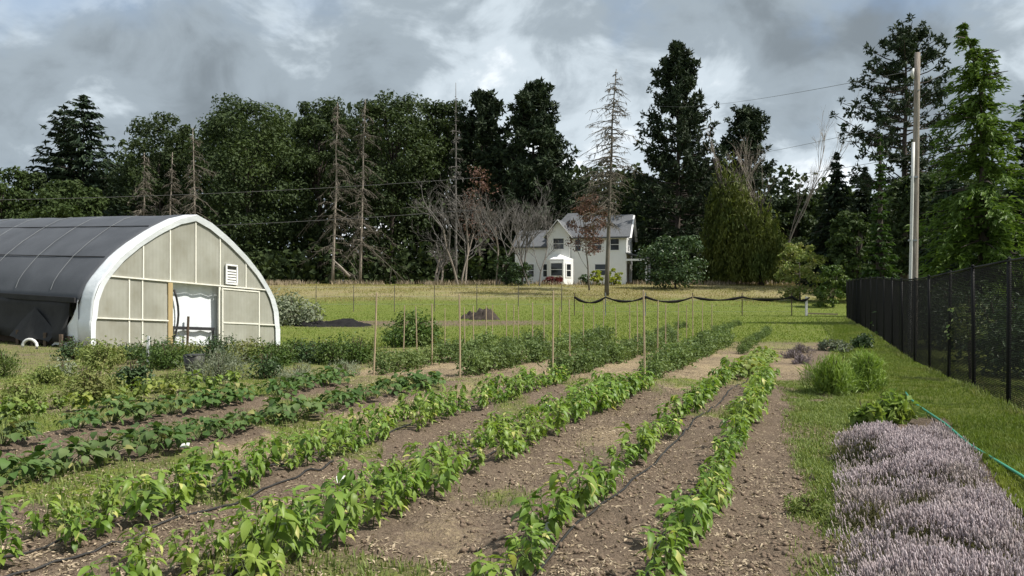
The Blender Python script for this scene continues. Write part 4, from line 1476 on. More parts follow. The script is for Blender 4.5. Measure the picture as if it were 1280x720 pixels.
# ------------------------------------------------------------------ white house
def house():
    Yh = 87.0
    x = wx(684, Yh)
    root = thing('white_house', 'white two-storey house with grey roof and bay window behind the meadow', 'house', (x, Yh, gzf(x, Yh) + .02), R(-14))
    # local: x right along the front, y back, z up
    b = MB().box((0, 0, -.5), (2.45, 8, 5.55))
    b.box((2.45, 0.8, -.5), (8.6, 7.6, 5.35))
    b.box((-4.2, 2.2, -.5), (0, 7.4, 4.4))
    b.build('wall', M['siding'], root)

    def prism(name, pts, faces, mt, par=root):
        m = MB()
        for f in faces:
            m.add([pts[i] for i in f], [list(range(len(f)))])
        return m.build(name, mt, par)

    def gable_roof(x0, x1, y0, y1, ze, zr, axis, over=.45, th=.16, name='roof'):
        m = MB()
        if axis == 'x':
            ym = (y0 + y1) / 2
            for s, ya in ((-1, y0), (1, y1)):
                yo = ya + s * over
                zo = ze - over * (zr - ze) / ((y1 - y0) / 2)
                V = [(x0 - over, yo, zo), (x1 + over, yo, zo), (x1 + over, ym, zr), (x0 - over, ym, zr)]
                V += [(a, bb, c + th) for a, bb, c in V]
                m.add(V, [[0, 3, 2, 1], [4, 5, 6, 7], [0, 1, 5, 4], [1, 2, 6, 5], [2, 3, 7, 6], [3, 0, 4, 7]])
        else:
            xm = (x0 + x1) / 2
            for s, xa in ((-1, x0), (1, x1)):
                xo = xa + s * over
                zo = ze - over * (zr - ze) / ((x1 - x0) / 2)
                V = [(xo, y0 - over, zo), (xo, y1 + over, zo), (xm, y1 + over, zr), (xm, y0 - over, zr)]
                V += [(a, bb, c + th) for a, bb, c in V]
                m.add(V, [[0, 3, 2, 1], [4, 5, 6, 7], [0, 1, 5, 4], [1, 2, 6, 5], [2, 3, 7, 6], [3, 0, 4, 7]])
        return m.build(name, M['shingle'], root)
    main = gable_roof(2.45, 8.6, 0.8, 7.6, 5.35, 7.75, 'x')
    # gable triangle on the right end
    m = MB().add([(8.59, .8, 5.34), (8.59, 7.6, 5.34), (8.59, 4.2, 7.7)], [[0, 1, 2]])
    m.build('gable_wall', M['siding'], root)
    bb = MB()
    for s in (-1, 1):
        bb.bar((9.08, 4.2 + s * 3.9, 5.02), (9.08, 4.2, 7.78), .07, .30, (1, 0, 0))
    bb.build('bargeboard', M['trim'], main)
    fr = gable_roof(0, 2.45, 0, 8, 5.55, 7.0, 'y', .38)
    MB().add([(0, -.004, 5.54), (2.45, -.004, 5.54), (1.225, -.004, 6.95)], [[0, 1, 2]]).build('gable_wall', M['siding'], root)
    bb = MB()
    for s in (-1, 1):
        bb.bar((1.225 + s * 1.62, -.41, 5.10), (1.225, -.41, 7.08), .06, .22, (0, 1, 0))
    bb.build('bargeboard', M['trim'], fr)
    # tall hipped roof behind the front gable
    pts = [(-.6, 2.6, 5.6), (4.4, 2.6, 5.6), (4.4, 7.9, 5.6), (-.6, 7.9, 5.6), (1.4, 5.2, 8.3), (2.6, 5.2, 8.3)]
    prism('hip_roof', pts, [(0, 1, 5, 4), (1, 2, 5), (2, 3, 4, 5), (3, 0, 4), (3, 2, 1, 0)], M['shingle'])
    # lower wing roof
    gable_roof(-4.2, -.05, 2.2, 7.4, 4.4, 6.2, 'x', .35)
    # bay window
    bay = MB()
    P_ = [(.15, 0), (.45, -.9), (2.0, -.9), (2.9, .05)]
    for (xa, ya), (xb, yb) in zip(P_[:-1], P_[1:]):
        bay.add([(xa, ya, -.5), (xb, yb, -.5), (xb, yb, 2.75), (xa, ya, 2.75)], [[0, 1, 2, 3]])
    bay.add([(a, c, 2.75) for a, c in P_] + [(1.4, .02, 3.35)], [[0, 1, 4], [1, 2, 4], [2, 3, 4]])
    byo = bay.build('bay', M['siding'], root)

    def window(xa, za, xb, zb, y, par=root, M4=None, cross=True):
        m = MB()
        f = .11
        for a, c in (((xa - f, y - .05, za - f), (xb + f, y, za)), ((xa - f, y - .05, zb), (xb + f, y, zb + f)),
                     ((xa - f, y - .05, za), (xa, y, zb)), ((xb, y - .05, za), (xb + f, y, zb))):
            m.box(a, c, M4)
        if cross:
            m.box((xa, y - .045, (za + zb) / 2 - .03), (xb, y - .004, (za + zb) / 2 + .03), M4)
        w = m.build('window', M['trim'], par)
        MB().box((xa, y - .02, za), (xb, y - .006, zb), M4).build('pane', M['glass'], w)
    window(.62, .95, 1.85, 2.3, -.905)
    ang = math.atan2(.95, .9)
    M4 = Matrix.Translation((2.0, -.9, 0)) @ Matrix.Rotation(ang, 4, 'Z')
    window(.38, .85, .95, 2.2, -.006, root, M4)
    window(.7, 3.9, 1.85, 5.05, -.006)
    window(3.0, 3.7, 3.6, 4.95, .794)
    window(5.2, 1.0, 6.5, 2.2, .794)
    window(4.9, 3.75, 5.9, 4.95, .794)
    window(6.9, 3.75, 7.8, 4.95, .794)
    window(-2.6, .9, -2.0, 2.3, 2.194)
    window(-.9, .9, -.3, 2.3, 2.194)
    MR = Matrix.Translation((8.6, 0, 0)) @ Matrix.Rotation(PI / 2, 4, 'Z')
    window(2.2, 3.7, 3.2, 4.9, -.006, root, MR)
    window(4.9, 3.7, 5.9, 4.9, -.006, root, MR)
    # corner boards and eave fascia
    cb = MB()
    for xa, ya in ((-.03, -.03), (2.42, -.03), (8.53, .77)):
        cb.box((xa, ya, -.4), (xa + .1, ya + .1, 5.3))
    cb.build('corner_board', M['trim'], root)
    # side porch
    p = MB()
    V = [(8.55, .5, 3.35), (8.55, 5.5, 3.35), (11.0, 5.6, 2.75), (11.0, .3, 2.75)]
    V += [(a, c, z + .14) for a, c, z in V]
    p.add(V, [[0, 3, 2, 1], [4, 5, 6, 7], [0, 1, 5, 4], [1, 2, 6, 5], [2, 3, 7, 6], [3, 0, 4, 7]])
    por = p.build('porch_roof', M['shingle'], root)
    MB().box((8.6, .45, 2.55), (10.95, .6, 2.76)).build('beam', M['trim'], por)
    for yy in (.6, 5.2):
        MB().box((10.65, yy, -.4), (10.85, yy + .2, 2.72)).build('porch_column', M['trim'], root)
    MB().box((8.61, .55, -.5), (11.0, 5.4, .25)).build('porch_deck', M['old_wood'], root)
    d_ = MB().box((8.605, 2.0, .26), (8.66, 3.0, 2.3)).build('door', M['old_wood'], root)
    MB().box((8.66, 2.85, 1.2), (8.70, 2.92, 1.3)).build('handle', M['metal'], d_)


house()


# ------------------------------------------------------------------ greenhouse tunnel
def greenhouse():
    P0 = np.array((-11.9, 22.2, 0.0))
    W = np.array((.50, .86, -.070))
    A = np.array((-.86, .50, .032))
    Wd = 7.0
    Ln = 16.0

    def T(s, t, z):
        return P0 + W * s + A * t + np.array((0, 0, z))
    root = thing('greenhouse', 'tunnel greenhouse with black shade cloth roof and white plastic edge', 'greenhouse', tuple(P0))
    inv = -P0

    def prof(n=30):
        dd = np.array([0, .02, .08, .22, .45, .9, 1.45, 2.2, 2.9, 3.5])
        zz = np.array([0, .7, 1.3, 1.72, 2.08, 2.6, 3.08, 3.62, 4.02, 4.22])
        ds = np.concatenate([[0, .0], [.03, .08, .15, .25, .4], np.linspace(.6, 3.5, 11)])
        z = np.interp(ds, dd, zz)
        z[1] = .7
        left = np.stack([ds, z], 1)
        right = left[::-1].copy()
        right[:, 0] = Wd - right[:, 0]
        return np.concatenate([left, right[1:]])
    pr = prof()

    def height(s):
        return np.interp(s, np.maximum.accumulate(pr[:, 0] + np.arange(len(pr)) * 1e-6), pr[:, 1])

    def sheet(name, prf, ts, mt, par=root, off=0.0, wav=0.0, thick=0.0):
        V = []
        r = np.random.default_rng(len(name))
        cen = np.array((Wd / 2, 1.2))
        for t in ts:
            for s, z in prf:
                dv = np.array((s, z)) - cen
                dv = dv / (np.linalg.norm(dv) + 1e-6)
                o = off + wav * (vnoise(t * 1.1, z * 1.7 + s, 40) - .5) * 2
                V.append(T(s + dv[0] * o, t, max(z + dv[1] * o, -.02)) + inv)
        nt_, ns = len(ts), len(prf)
        i, j = np.meshgrid(np.arange(nt_ - 1), np.arange(ns - 1), indexing='ij')
        a = (i * ns + j).ravel()
        me = mesh_np(name, np.array(V), np.stack([a, a + ns, a + ns + 1, a + 1], 1), mt, True)
        o = link(name, me, par)
        if thick:
            sm = o.modifiers.new('thickness', 'SOLIDIFY')
            sm.thickness = thick
        return o
    # black shade cloth: starts above the hip board on each side
    iL = int(np.argmax(pr[:, 1] > 1.33))
    iR = len(pr) - iL
    cl = sheet('shade_cloth', np.concatenate([[(.0, 1.22)], pr[iL:iR], [(Wd, 1.22)]]), np.linspace(.5, Ln, 60), M['shade'], wav=.018, off=.03, thick=.01)
    # ropes over the cloth
    for t in (2.1, 4.0, 5.9, 7.9, 9.9, 11.9):
        tt = np.linspace(0, 1, len(pr[iL:iR]))
        m = MB().tube([T(s + (s - 3.5) * .016, t + (.9 * (1 - abs(s - 3.5) / 3.5) ** 1.5), z + .05) + inv for s, z in pr[iL:iR]], .011, 4, False)
        m.build('strap', M['strap'], cl, True)
    for zz in (2.45, 3.62):
        k = int(np.argmin(abs(pr[:len(pr) // 2, 1] - zz)))
        s, z = pr[k]
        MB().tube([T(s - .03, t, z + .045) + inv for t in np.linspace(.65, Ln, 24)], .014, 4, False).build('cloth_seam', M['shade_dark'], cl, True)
    # white film edge wrapping the front arch
    sheet('film_edge', pr, np.linspace(-.10, .55, 7), M['poly'], off=.022, wav=.02, thick=.012)
    m = MB()
    for k in range(len(pr) - 1):
        (s0, z0), (s1, z1) = pr[k], pr[k + 1]
        c = np.array((3.5, 1.4))

        def inn(s, z, q):
            dv = np.array((s, z)) - c
            dv /= np.linalg.norm(dv)
            return s - dv[0] * q, max(z - dv[1] * q, -.3)
        w0 = .14 + .02 * math.sin(k * .45)
        w1 = .14 + .02 * math.sin((k + 1) * .45)
        a = inn(s0, z0, w0)
        b_ = inn(s1, z1, w1)
        o0 = inn(s0, z0, -.03)
        o1 = inn(s1, z1, -.03)
        m.add([T(o0[0], -.112, o0[1]) + inv, T(o1[0], -.112, o1[1]) + inv, T(b_[0], -.07, b_[1]) + inv, T(a[0], -.07, a[1]) + inv], [[0, 1, 2, 3]])
    m.build('film_edge', M['poly'], root, True)
    # loose film corner flaring at the lower left
    m = MB()
    Vf = []
    for i in range(7):
        q = i / 6
        for j in range(6):
            e = j / 5
            Vf.append(T(-.03 - .12 * q * e, .5 + q * 1.15 * (e ** 1.6), 1.35 * (1 - e) - .05 + .04 * math.sin(i * 1.7)) + inv)
    ff = [[i * 6 + j, (i + 1) * 6 + j, (i + 1) * 6 + j + 1, i * 6 + j + 1] for i in range(6) for j in range(5)]
    m.add(Vf, ff)
    m.build('film_flap', M['poly'], root, True)
    # hip board and the dark side curtain below it
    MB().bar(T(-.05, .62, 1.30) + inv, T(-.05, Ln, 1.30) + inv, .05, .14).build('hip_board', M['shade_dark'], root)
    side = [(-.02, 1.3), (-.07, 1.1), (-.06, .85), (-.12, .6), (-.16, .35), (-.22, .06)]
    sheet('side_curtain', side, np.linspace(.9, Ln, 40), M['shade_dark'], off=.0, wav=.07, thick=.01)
    # pulled-out fold like a tent
    m = MB()
    for ta, tb, h in ((1.5, 3.6, 1.0),):
        tc_ = (ta + tb) / 2
        n = 8
        V = []
        for i in range(n + 1):
            q = i / n
            t = ta + (tb - ta) * q
            k = 1 - abs(q - .5) * 2
            V += [T(-.12, t, .3 + h * .7 * k ** .8) + inv, T(-.30 - .12 * k, t, .05 + .05 * math.sin(i)) + inv]
        m.add(V, [[2 * i, 2 * i + 1, 2 * i + 3, 2 * i + 2] for i in range(n)])
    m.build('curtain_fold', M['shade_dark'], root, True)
    # base board and stubs under the curtain
    MB().bar(T(-.1, .7, .18) + inv, T(-.1, Ln, .18) + inv, .05, .16).build('base_board', M['old_wood'], root)
    for t in (.95, 1.75, 2.4, 3.2, 4.4, 5.6):
        MB().bar(T(-.26, t, -.12) + inv, T(-.26, t, .30) + inv, .08, .08).build('base_post', M['old_wood'], root)
    # steel hoops inside
    for t in (2.5, 5.0, 7.5, 10, 12.5):
        MB().tube([T(s, t, z - .04) + inv for s, z in pr], .03, 5, False).build('hoop', M['metal'], root, True)
    # right side and rear film
    MB().bar(T(Wd, .62, 1.3) + inv, T(Wd, Ln, 1.3) + inv, .05, .14).build('hip_board', M['shade_dark'], root)
    sheet('side_curtain', [(Wd, 1.3), (Wd + .03, .9), (Wd, .5), (Wd + .03, 0)], np.linspace(.7, Ln, 30), M['poly'], wav=.03, thick=.01)
    m = MB()
    for k in range(len(pr) // 2):
        s0, z0 = pr[k]
        s1, z1 = pr[k + 1]
        m.add([T(s0, Ln, z0) + inv, T(s1, Ln, z1) + inv, T(Wd - s1, Ln, z1) + inv, T(Wd - s0, Ln, z0) + inv], [[0, 1, 2, 3]])
    m.build('rear_wall', M['poly'], root)
    # white curtain hanging a few metres inside the door
    V = []
    for i in range(25):
        s = 2.3 + 2.9 * i / 24
        for z in (-.1, .5, 1.1, 1.7, 2.3):
            V.append(T(s, .22 + .022 * math.sin(i * 1.3) + .01 * math.sin(i * 3.1 + z * 2) + .015 * z, min(z, height(s) - .1)) + inv)
    MB().add(V, [[i * 5 + j, (i + 1) * 5 + j, (i + 1) * 5 + j + 1, i * 5 + j + 1] for i in range(24) for j in range(4)]).build('inner_curtain', M['poly'], root, True)
    # end wall: panes between bars
    ds, de, dh = 2.66, 4.38, 1.98
    xs_low = [.10, 1.20, 1.63, 2.50]
    xs_mid = [4.47, 6.08, 6.90]
    xs_up = [.5, 1.66, 2.58, 3.52, 4.47, 5.55, 6.5]
    rails = (.84, 2.06)

    def pane(s0, s1, z0, z1):
        n = 5
        V, Fq = [], []
        for i in range(n + 1):
            s = s0 + (s1 - s0) * i / n
            top = min(z1, float(height(s)) - .05)
            for q, tt in ((0, -.012), (1, .012)):
                V += [T(s, tt, z0) + inv, T(s, tt, max(top, z0 + .01)) + inv]
        for i in range(n):
            a = i * 4
            Fq += [[a, a + 4, a + 5, a + 1], [a + 2, a + 3, a + 7, a + 6], [a + 1, a + 5, a + 7, a + 3], [a, a + 2, a + 6, a + 4]]
        Fq += [[0, 1, 3, 2], [n * 4, n * 4 + 2, n * 4 + 3, n * 4 + 1]]
        MB().add(V, Fq).build('pane', M['panel'], root)
    g = .022
    for sets in (list(zip(xs_low[:-1], xs_low[1:])), list(zip(xs_mid[:-1], xs_mid[1:]))):
        for s0, s1 in sets:
            pane(s0 + g, s1 - g, -.25, rails[0] - g)
            pane(s0 + g, s1 - g, rails[0] + g, rails[1] - g)
    for s0, s1 in zip(xs_up[:-1], xs_up[1:]):
        pane(s0 + g, s1 - g, rails[1] + g, 9)

    def post(s, z0, z1, w=.042, mt='frame', name='mullion', dpt=-.035):
        z1 = min(z1, float(height(s)) - .02)
        MB().box((-w / 2, 0, z0), (w / 2, .06, z1)).build(name, M[mt], root, loc=tuple(T(s, dpt, 0) + inv), rot=(0, 0, math.atan2(W[1], W[0])))
    for s in (.10, 1.20, 1.63):
        post(s, -.3, 2.05)
    for s in xs_up[1:-1]:
        post(s, 2.07, 9)
    post(2.58, -.3, 2.02, .16, 'wood', 'door_post', -.05)
    post(4.44, -.3, 2.02, .07, 'frame', 'door_post', -.05)
    post(6.08, -.3, 2.0)
    for z, sa, sb in ((rails[0], .06, 2.5), (rails[0], 4.47, 6.94), (rails[1], .56, 6.46), (.0, .05, 2.5), (.0, 4.47, 6.95)):
        MB().bar(T(sa, -.04, z) + inv, T(sb, -.04, z) + inv, .045, .042).build('rail', M['frame'], root)
    # sliding door panel hung right of the opening
    dp = MB()
    for a, c in ((( 4.5, .05), (4.5, 2.0)), ((6.05, .05), (6.05, 2.0)), ((4.5, 1.97), (6.05, 1.97)), ((4.5, .85), (6.05, .85)), ((4.5, .07), (6.05, .07))):
        dp.bar(T(a[0], -.10, a[1]) + inv, T(c[0], -.10, c[1]) + inv, .045, .05, tuple(np.cross(W, (0, 0, 1))))
    do = dp.build('door', M['frame'], root)
    V = [T(4.52, -.095, .1) + inv, T(6.03, -.095, .1) + inv, T(6.03, -.095, 1.95) + inv, T(4.52, -.095, 1.95) + inv]
    V += [v + np.array((.012, .007, 0)) * 1.0 for v in V]
    MB().add(V, [[0, 1, 2, 3], [7, 6, 5, 4], [0, 4, 5, 1], [1, 5, 6, 2], [2, 6, 7, 3], [3, 7, 4, 0]]).build('pane', M['panel'], do)
    # louvred vent
    vt = MB()
    for a, c in (((4.68, 2.16), (4.68, 2.78)), ((5.12, 2.16), (5.12, 2.78)), ((4.66, 2.16), (5.14, 2.16)), ((4.66, 2.78), (5.14, 2.78))):
        vt.bar(T(a[0], -.07, a[1]) + inv, T(c[0], -.07, c[1]) + inv, .05, .06, tuple(np.cross(W, (0, 0, 1))))
    v = vt.build('vent', M['trim'], root)
    for i in range(6):
        z = 2.24 + i * .09
        MB().bar(T(4.70, -.06, z) + inv, T(5.10, -.06, z) + inv, .02, .055).build('louvre', M['trim'] if i < 5 else M['black_plastic'], v)
    for k_, (sa, sb) in enumerate(((.4, 1.9), (4.9, 6.5))):
        bd = MB()
        bd.bar(T((sa + sb) / 2, .7, .10) + inv, T((sa + sb) / 2, 12, .10) + inv, sb - sa, .75)
        bd.build('raised_bed', M['old_wood'], root)
    # bench rail and tools seen in the doorway
    b_ = MB().bar(T(2.7, .10, .62) + inv, T(4.35, .10, .62) + inv, .05, .10)
    b_.bar(T(2.75, .10, -.2) + inv, T(2.75, .10, .62) + inv, .05)
    b_.bar(T(4.3, .10, -.2) + inv, T(4.3, .10, .62) + inv, .05)
    b_.build('inner_rail', M['shade_dark'], root)
    MB().bar(T(3.25, .05, -.25) + inv, T(3.3, .05, 1.0) + inv, .06).build('inner_post', M['old_wood'], root)
    MB().tube([T(2.72, .12, z) + np.array((.22, .38, 0)) * .6 * math.sin(z * 1.5) + inv for z in np.linspace(0, 1.8, 8)], .035, 5).build('inner_hose', M['black_plastic'], root, True)


greenhouse()


# ------------------------------------------------------------------ black mesh fence on the right
def black_fence():
    H = 2.09
    ys = 7.14 + 2.13 * np.arange(18)
    xs = 7.18 + .352 * (ys - 11.4)
    root = thing('mesh_fence', 'tall black wire mesh fence along the lawn at right', 'fence', (float(xs[0]), float(ys[0]), 0))
    inv = -np.array((xs[0], ys[0], 0))
    P = np.stack([xs, ys, gz(xs, ys)], 1) + inv
    up = np.array((0, 0, 1.0))
    dirv = unit(P[1] - P[0])
    r = np.random.default_rng(5)
    pm = MB().tube([(0, 0, -.3), (0, 0, H * .5), (0, 0, H + .02)], [.032, .032, .030], 8).tube([(0, 0, H + .02), (0, 0, H + .05)], [.036, .015], 8)
    pd = mesh_np('post', np.concatenate(pm.V), [np.concatenate(f) for f in pm.F.values()], M['black_metal'], True)
    for p in P:
        link('post', pd, root, tuple(p), (r.normal(0, .008), r.normal(0, .008), 0))
    for a, b in zip(P[:-1], P[1:]):
        MB().tube([a + up * H, (a + b) / 2 + up * (H - .005), b + up * H], .021, 6).build('top_rail', M['black_metal'], root, True)
        L = np.linalg.norm(b - a)
        m = MB()
        sp = .055
        hw = .0034
        hh = H - .06
        side = np.cross(unit(b - a), up)

        def pt(s, z):
            return a + (b - a) * (s / L) + up * (z + .03)
        Vs = []
        for sg in (1, -1):
            o = -hh if sg > 0 else 0
            s = o
            while s < L + (0 if sg > 0 else hh):
                # wire runs diagonally, clipped to the panel
                if sg > 0:
                    s0, z0, s1, z1 = s, 0, s + hh, hh
                else:
                    s0, z0, s1, z1 = s, 0, s - hh, hh
                if s0 < 0:
                    z0 += -s0
                    s0 = 0
                if s0 > L:
                    z0 += s0 - L
                    s0 = L
                if s1 > L:
                    z1 -= s1 - L
                    s1 = L
                if s1 < 0:
                    z1 -= -s1
                    s1 = 0
                if z1 - z0 > .03:
                    m_ = pt(s0, z0)
                    n_ = pt(s1, z1)
                    tdir = unit(n_ - m_)
                    w = np.cross(tdir, side) * hw
                    q = side * hw
                    Vs.append([m_ - w, m_ + q, m_ + w - q * .5, n_ - w, n_ + q, n_ + w - q * .5])
                s += sp
        V = np.array(Vs).reshape(-1, 3)
        k = np.arange(len(Vs))[:, None, None] * 6
        f = np.array([(0, 1, 4, 3), (1, 2, 5, 4), (2, 0, 3, 5)])
        link('mesh_panel', mesh_np('mesh_panel', V, (k + f[None]).reshape(-1, 4), M['black_wire']), root)
    return root


black_fence()

# ------------------------------------------------------------------ utility pole and cables
PY = 22.5
px = wx(1141, PY)
pole = thing('utility_pole', 'tall weathered wooden utility pole rising behind the black fence', 'utility pole', (px, PY, gzf(px, PY)))
ph = wz(66, PY) - gzf(px, PY)
lean = wx(1146, PY) - wx(1140, PY)
MB().tube([(lean * t, 0, -.5 + (ph + .5) * t) for t in np.linspace(0, 1, 8)], np.linspace(.108, .075, 8), 10).build('pole', M['pole_wood'], pole, True)
MB().tube([(lean * t - .145, -.05, -.4 + (ph * .70 + .4) * t) for t in np.linspace(0, 1, 6)], .045, 8).build('conduit', M['white_pipe'], pole, True)
for z in (1.2, 3.2, 5.0):
    MB().bar((-.21 + lean * z / ph, -.05, z), (.02 + lean * z / ph, -.10, z), .03, .05).build('strap', M['metal'], pole)
MB().bar((lean - .02, -.15, ph - 1.1), (lean - .02, .16, ph - 1.1), .03, .03).build('bolt', M['metal'], pole)
mi = MB().tube([(lean - .12, -.02, ph - .75), (lean - .17, -.02, ph - .6), (lean - .12, -.02, ph - .45)], [.03, .055, .03], 8)
mi.build('insulator', M['white_pipe'], pole, True)


def cable(label, p, q, sag, rad=.014):
    p = np.array(p)
    q = np.array(q)
    t = np.linspace(0, 1, 40)
    pts = p + (q - p) * t[:, None]
    pts[:, 2] -= sag * 4 * t * (1 - t)
    o = MB().tube(pts - p, rad, 4, False).build('overhead_cable', M['cable'], None, True, loc=tuple(p))
    tag(o, label, 'cable', 'overhead cables')


T0 = (px + lean, PY, 0)
cable('upper overhead cable running left from the pole top across the sky', (T0[0] - .1, PY, wz(88, PY)), (wx(820, 95), 95, wz(132, 95)), .5, .008)
cable('middle overhead cable running left from the pole', (T0[0] - .1, PY, wz(150, PY)), (wx(860, 95), 95, wz(200, 95)), .4, .008)
cable('lower overhead cable running left from the white conduit', (T0[0] - .25, PY, wz(196, PY)), (wx(870, 95), 95, wz(226, 95)), .4, .008)
cable('overhead cable crossing the dark oaks above the greenhouse', (wx(-200, 72), 72, wz(252, 72)), (wx(600, 84), 84, wz(222, 84)), .6, .022)
cable('lower overhead cable crossing the oaks just above the greenhouse peak', (wx(-200, 70), 70, wz(292, 70)), (wx(600, 82), 82, wz(262, 82)), .6, .022)

# ------------------------------------------------------------------ wooden stakes in the tomato rows
stk = MB()
stk.tube([(0, 0, -.25), (.004, 0, .5), (-.004, .003, 1.0)], [.019, .018, .017], 6).tube([(-.004, .003, 1.0), (-.004, .003, 1.018)], [.017, .009], 6)
SD = mesh_np('stake', np.concatenate(stk.V), [np.concatenate(f) for f in stk.F.values()], M['stake'], False)
front = {467: 'tall wooden stake at the near end of the leftmost tomato row', 575: 'tall wooden stake at the near end of the second tomato row',
         691: 'tall wooden stake at the near end of the third tomato row', 806: 'tall wooden stake at the near end of the rightmost tomato row'}
stakes = [(467, 367, 15.0), (575, 369, 14.8), (691, 365, 14.5), (806, 364, 14.4),
          (504, 383, 18.6), (540, 381, 17.0), (581, 385, 19.5), (608, 383, 22.6), (615, 382, 24.2), (633, 379, 22.0), (666, 379, 20.5),
          (712, 375, 19.0), (729, 381, 21.5), (754, 375, 24.0), (787, 381, 22.5), (822, 377, 19.0), (832, 381, 21.5), (847, 380, 24.0),
          (866, 371, 25.5), (878, 378, 27.5), (770, 384, 27.0), (648, 384, 26.5), (556, 386, 22.5), (521, 384, 20.5), (592, 383, 20.8), (642, 382, 24.5), (680, 383, 22.8), (700, 384, 25.0), (742, 383, 26.0), (797, 379, 20.0), (858, 382, 27.0), (890, 380, 29.0)]
r_ = random.Random(8)
back_order = sorted(q[0] for q in stakes if q[0] not in front)
for u, vt, Y in stakes:
    x = wx(u, Y)
    g = gzf(x, Y)
    h = wz(vt, Y) - g
    o = link('wooden_stake', SD, None, (x, Y, g), (r_.gauss(0, .012), r_.gauss(0, .015), r_.random() * 3), (.95 if u in front else .82, .95 if u in front else .82, h))
    tag(o, front.get(u) or 'thin wooden stake, %s from the left among those behind the four front stakes' % ORD[back_order.index(u)], 'stake', 'stakes in the tomato rows')

# ------------------------------------------------------------------ netting fence with the sagging black roll, wire fence
NY = 47.5
nu = [718, 807, 866, 928, 990]
root = thing('netting_fence', 'low wire fence with sagging black rolled netting across the far field', 'fence', (wx(718, NY), NY, 0))
inv = -np.array((wx(718, NY), NY, 0))
pts = []
allu = [718, 757, 807, 866, 928, 990, 1012]
for a, b in zip(allu[:-1], allu[1:]):
    for q in np.linspace(0, 1, 7)[:-1]:
        uu = a + (b - a) * q
        vv = 371.5 + (6.0 + 2 * math.sin(a)) * 4 * q * (1 - q) * .9
        pts.append((wx(uu, NY), NY - .04 + .05 * math.sin(uu), wz(vv, NY)))
pts.append((wx(1012, NY), NY, wz(372, NY)))
rr = [.065 + .025 * math.sin(i * 1.7) for i in range(len(pts))]
MB().tube(np.array(pts) + inv, rr, 7).build('netting_roll', M['black_cloth'], root, True)
for u in allu[:-1]:
    x = wx(u, NY)
    MB().tube([(x, NY + .05, gzf(x, NY) - .3), (x, NY + .05, wz(366, NY))], .03, 6).build('post', M['metal'] if u % 2 else M['old_wood'], root, loc=tuple(inv))
for zz in (.25, .6, .95):
    MB().tube([(wx(u, NY), NY + .05, gzf(wx(u, NY), NY) + zz) for u in np.linspace(718, 1008, 12)], .006, 3, False).build('wire', M['metal'], root, loc=tuple(inv))
x = wx(1008, NY)
MB().box((x - .06, NY - .06, gzf(x, NY) - .2), (x + .06, NY + .06, wz(371, NY))).build('end_post', M['white_pipe'], root, loc=tuple(inv))
MB().bar((wx(1010, NY), NY, .16), (wx(1047, NY - 1.5), NY - 1.5, .16), .04, .08).build('base_board', M['stake'], root, loc=tuple(inv))

WY = 52.0
root = thing('wire_fence', 'thin wire fence with slender metal posts across the meadow', 'fence', (wx(380, WY), WY, 0))
inv = -np.array((wx(380, WY), WY, 0))
for u in (395, 442, 493, 543, 596, 648, 702):
    x = wx(u, WY)
    g = gzf(x, WY)
    MB().tube([(x, WY, g - .3), (x, WY, g + 1.0), (x + .01, WY, g + 1.75)], [.028, .028, .024], 5).build('post', M['dead_wood'], root, loc=tuple(inv))
for zz in (.5, 1.0, 1.6):
    MB().tube([(wx(u, WY), WY, gzf(wx(u, WY), WY) + zz) for u in np.linspace(340, 720, 14)], .007, 3, False).build('wire', M['metal'], root, loc=tuple(inv))

# ------------------------------------------------------------------ small things
# hose along the lawn edge
hp = [(1130, 487, .05), (1137, 494, .055), (1150, 505, .055), (1180, 529, .055), (1215, 555, .055), (1245, 576, .055), (1275, 596, .055), (1320, 630, .055)]
pts = []
for u, v, z in hp:
    Y = (EYE - z) * F / (v - 361)
    pts.append((wx(u, Y) + .03 * math.sin(Y * 2.1), Y, gzf(wx(u, Y), Y) + z))
pts = np.array(pts)
fine = np.array([np.interp(np.linspace(0, 1, 60), np.linspace(0, 1, len(pts)), pts[:, i]) for i in range(3)]).T
tag(MB().tube(fine - fine[0], .014, 6).build('garden_hose', M['hose'], None, True, loc=tuple(fine[0])), 'teal green garden hose lying between lavender and lawn', 'hose')


def drip(label, x0, ya, yb, seed, bend=0.0, h=.035):
    r = random.Random(seed)
    p = []
    ph_ = r.random() * 6
    for i in range(60):
        y = ya + (yb - ya) * i / 59
        x = x0 + SL * y + .03 * math.sin(y * 1.7 + ph_) + bend * (y - ya)
        p.append((x, y, float(gzs(x, y)) + .012))
    p = np.array(p)
    tag(MB().tube(p - p[0], .010, 5).build('drip_line', M['black_plastic'], None, True, loc=tuple(p[0])), label, 'irrigation line', 'black drip irrigation lines')


drip('black drip irrigation line along the left pepper bed', -5.0, 3.8, 13.5, 1, h=.05)
drip('black drip irrigation line lying beside the left pepper bed at lower left', -4.62, 3.8, 7.2, 5, .0, .045)
drip('black drip irrigation line along the middle pepper bed', -3.4, 3.8, 12.8, 2, h=.05)
drip('black drip irrigation line under the left line of the right pepper bed', -1.72, 3.8, 14.5, 3, h=.05)
drip('black drip irrigation line under the right line of the right pepper bed', -1.08, 3.8, 14.5, 4, -.03, h=.05)
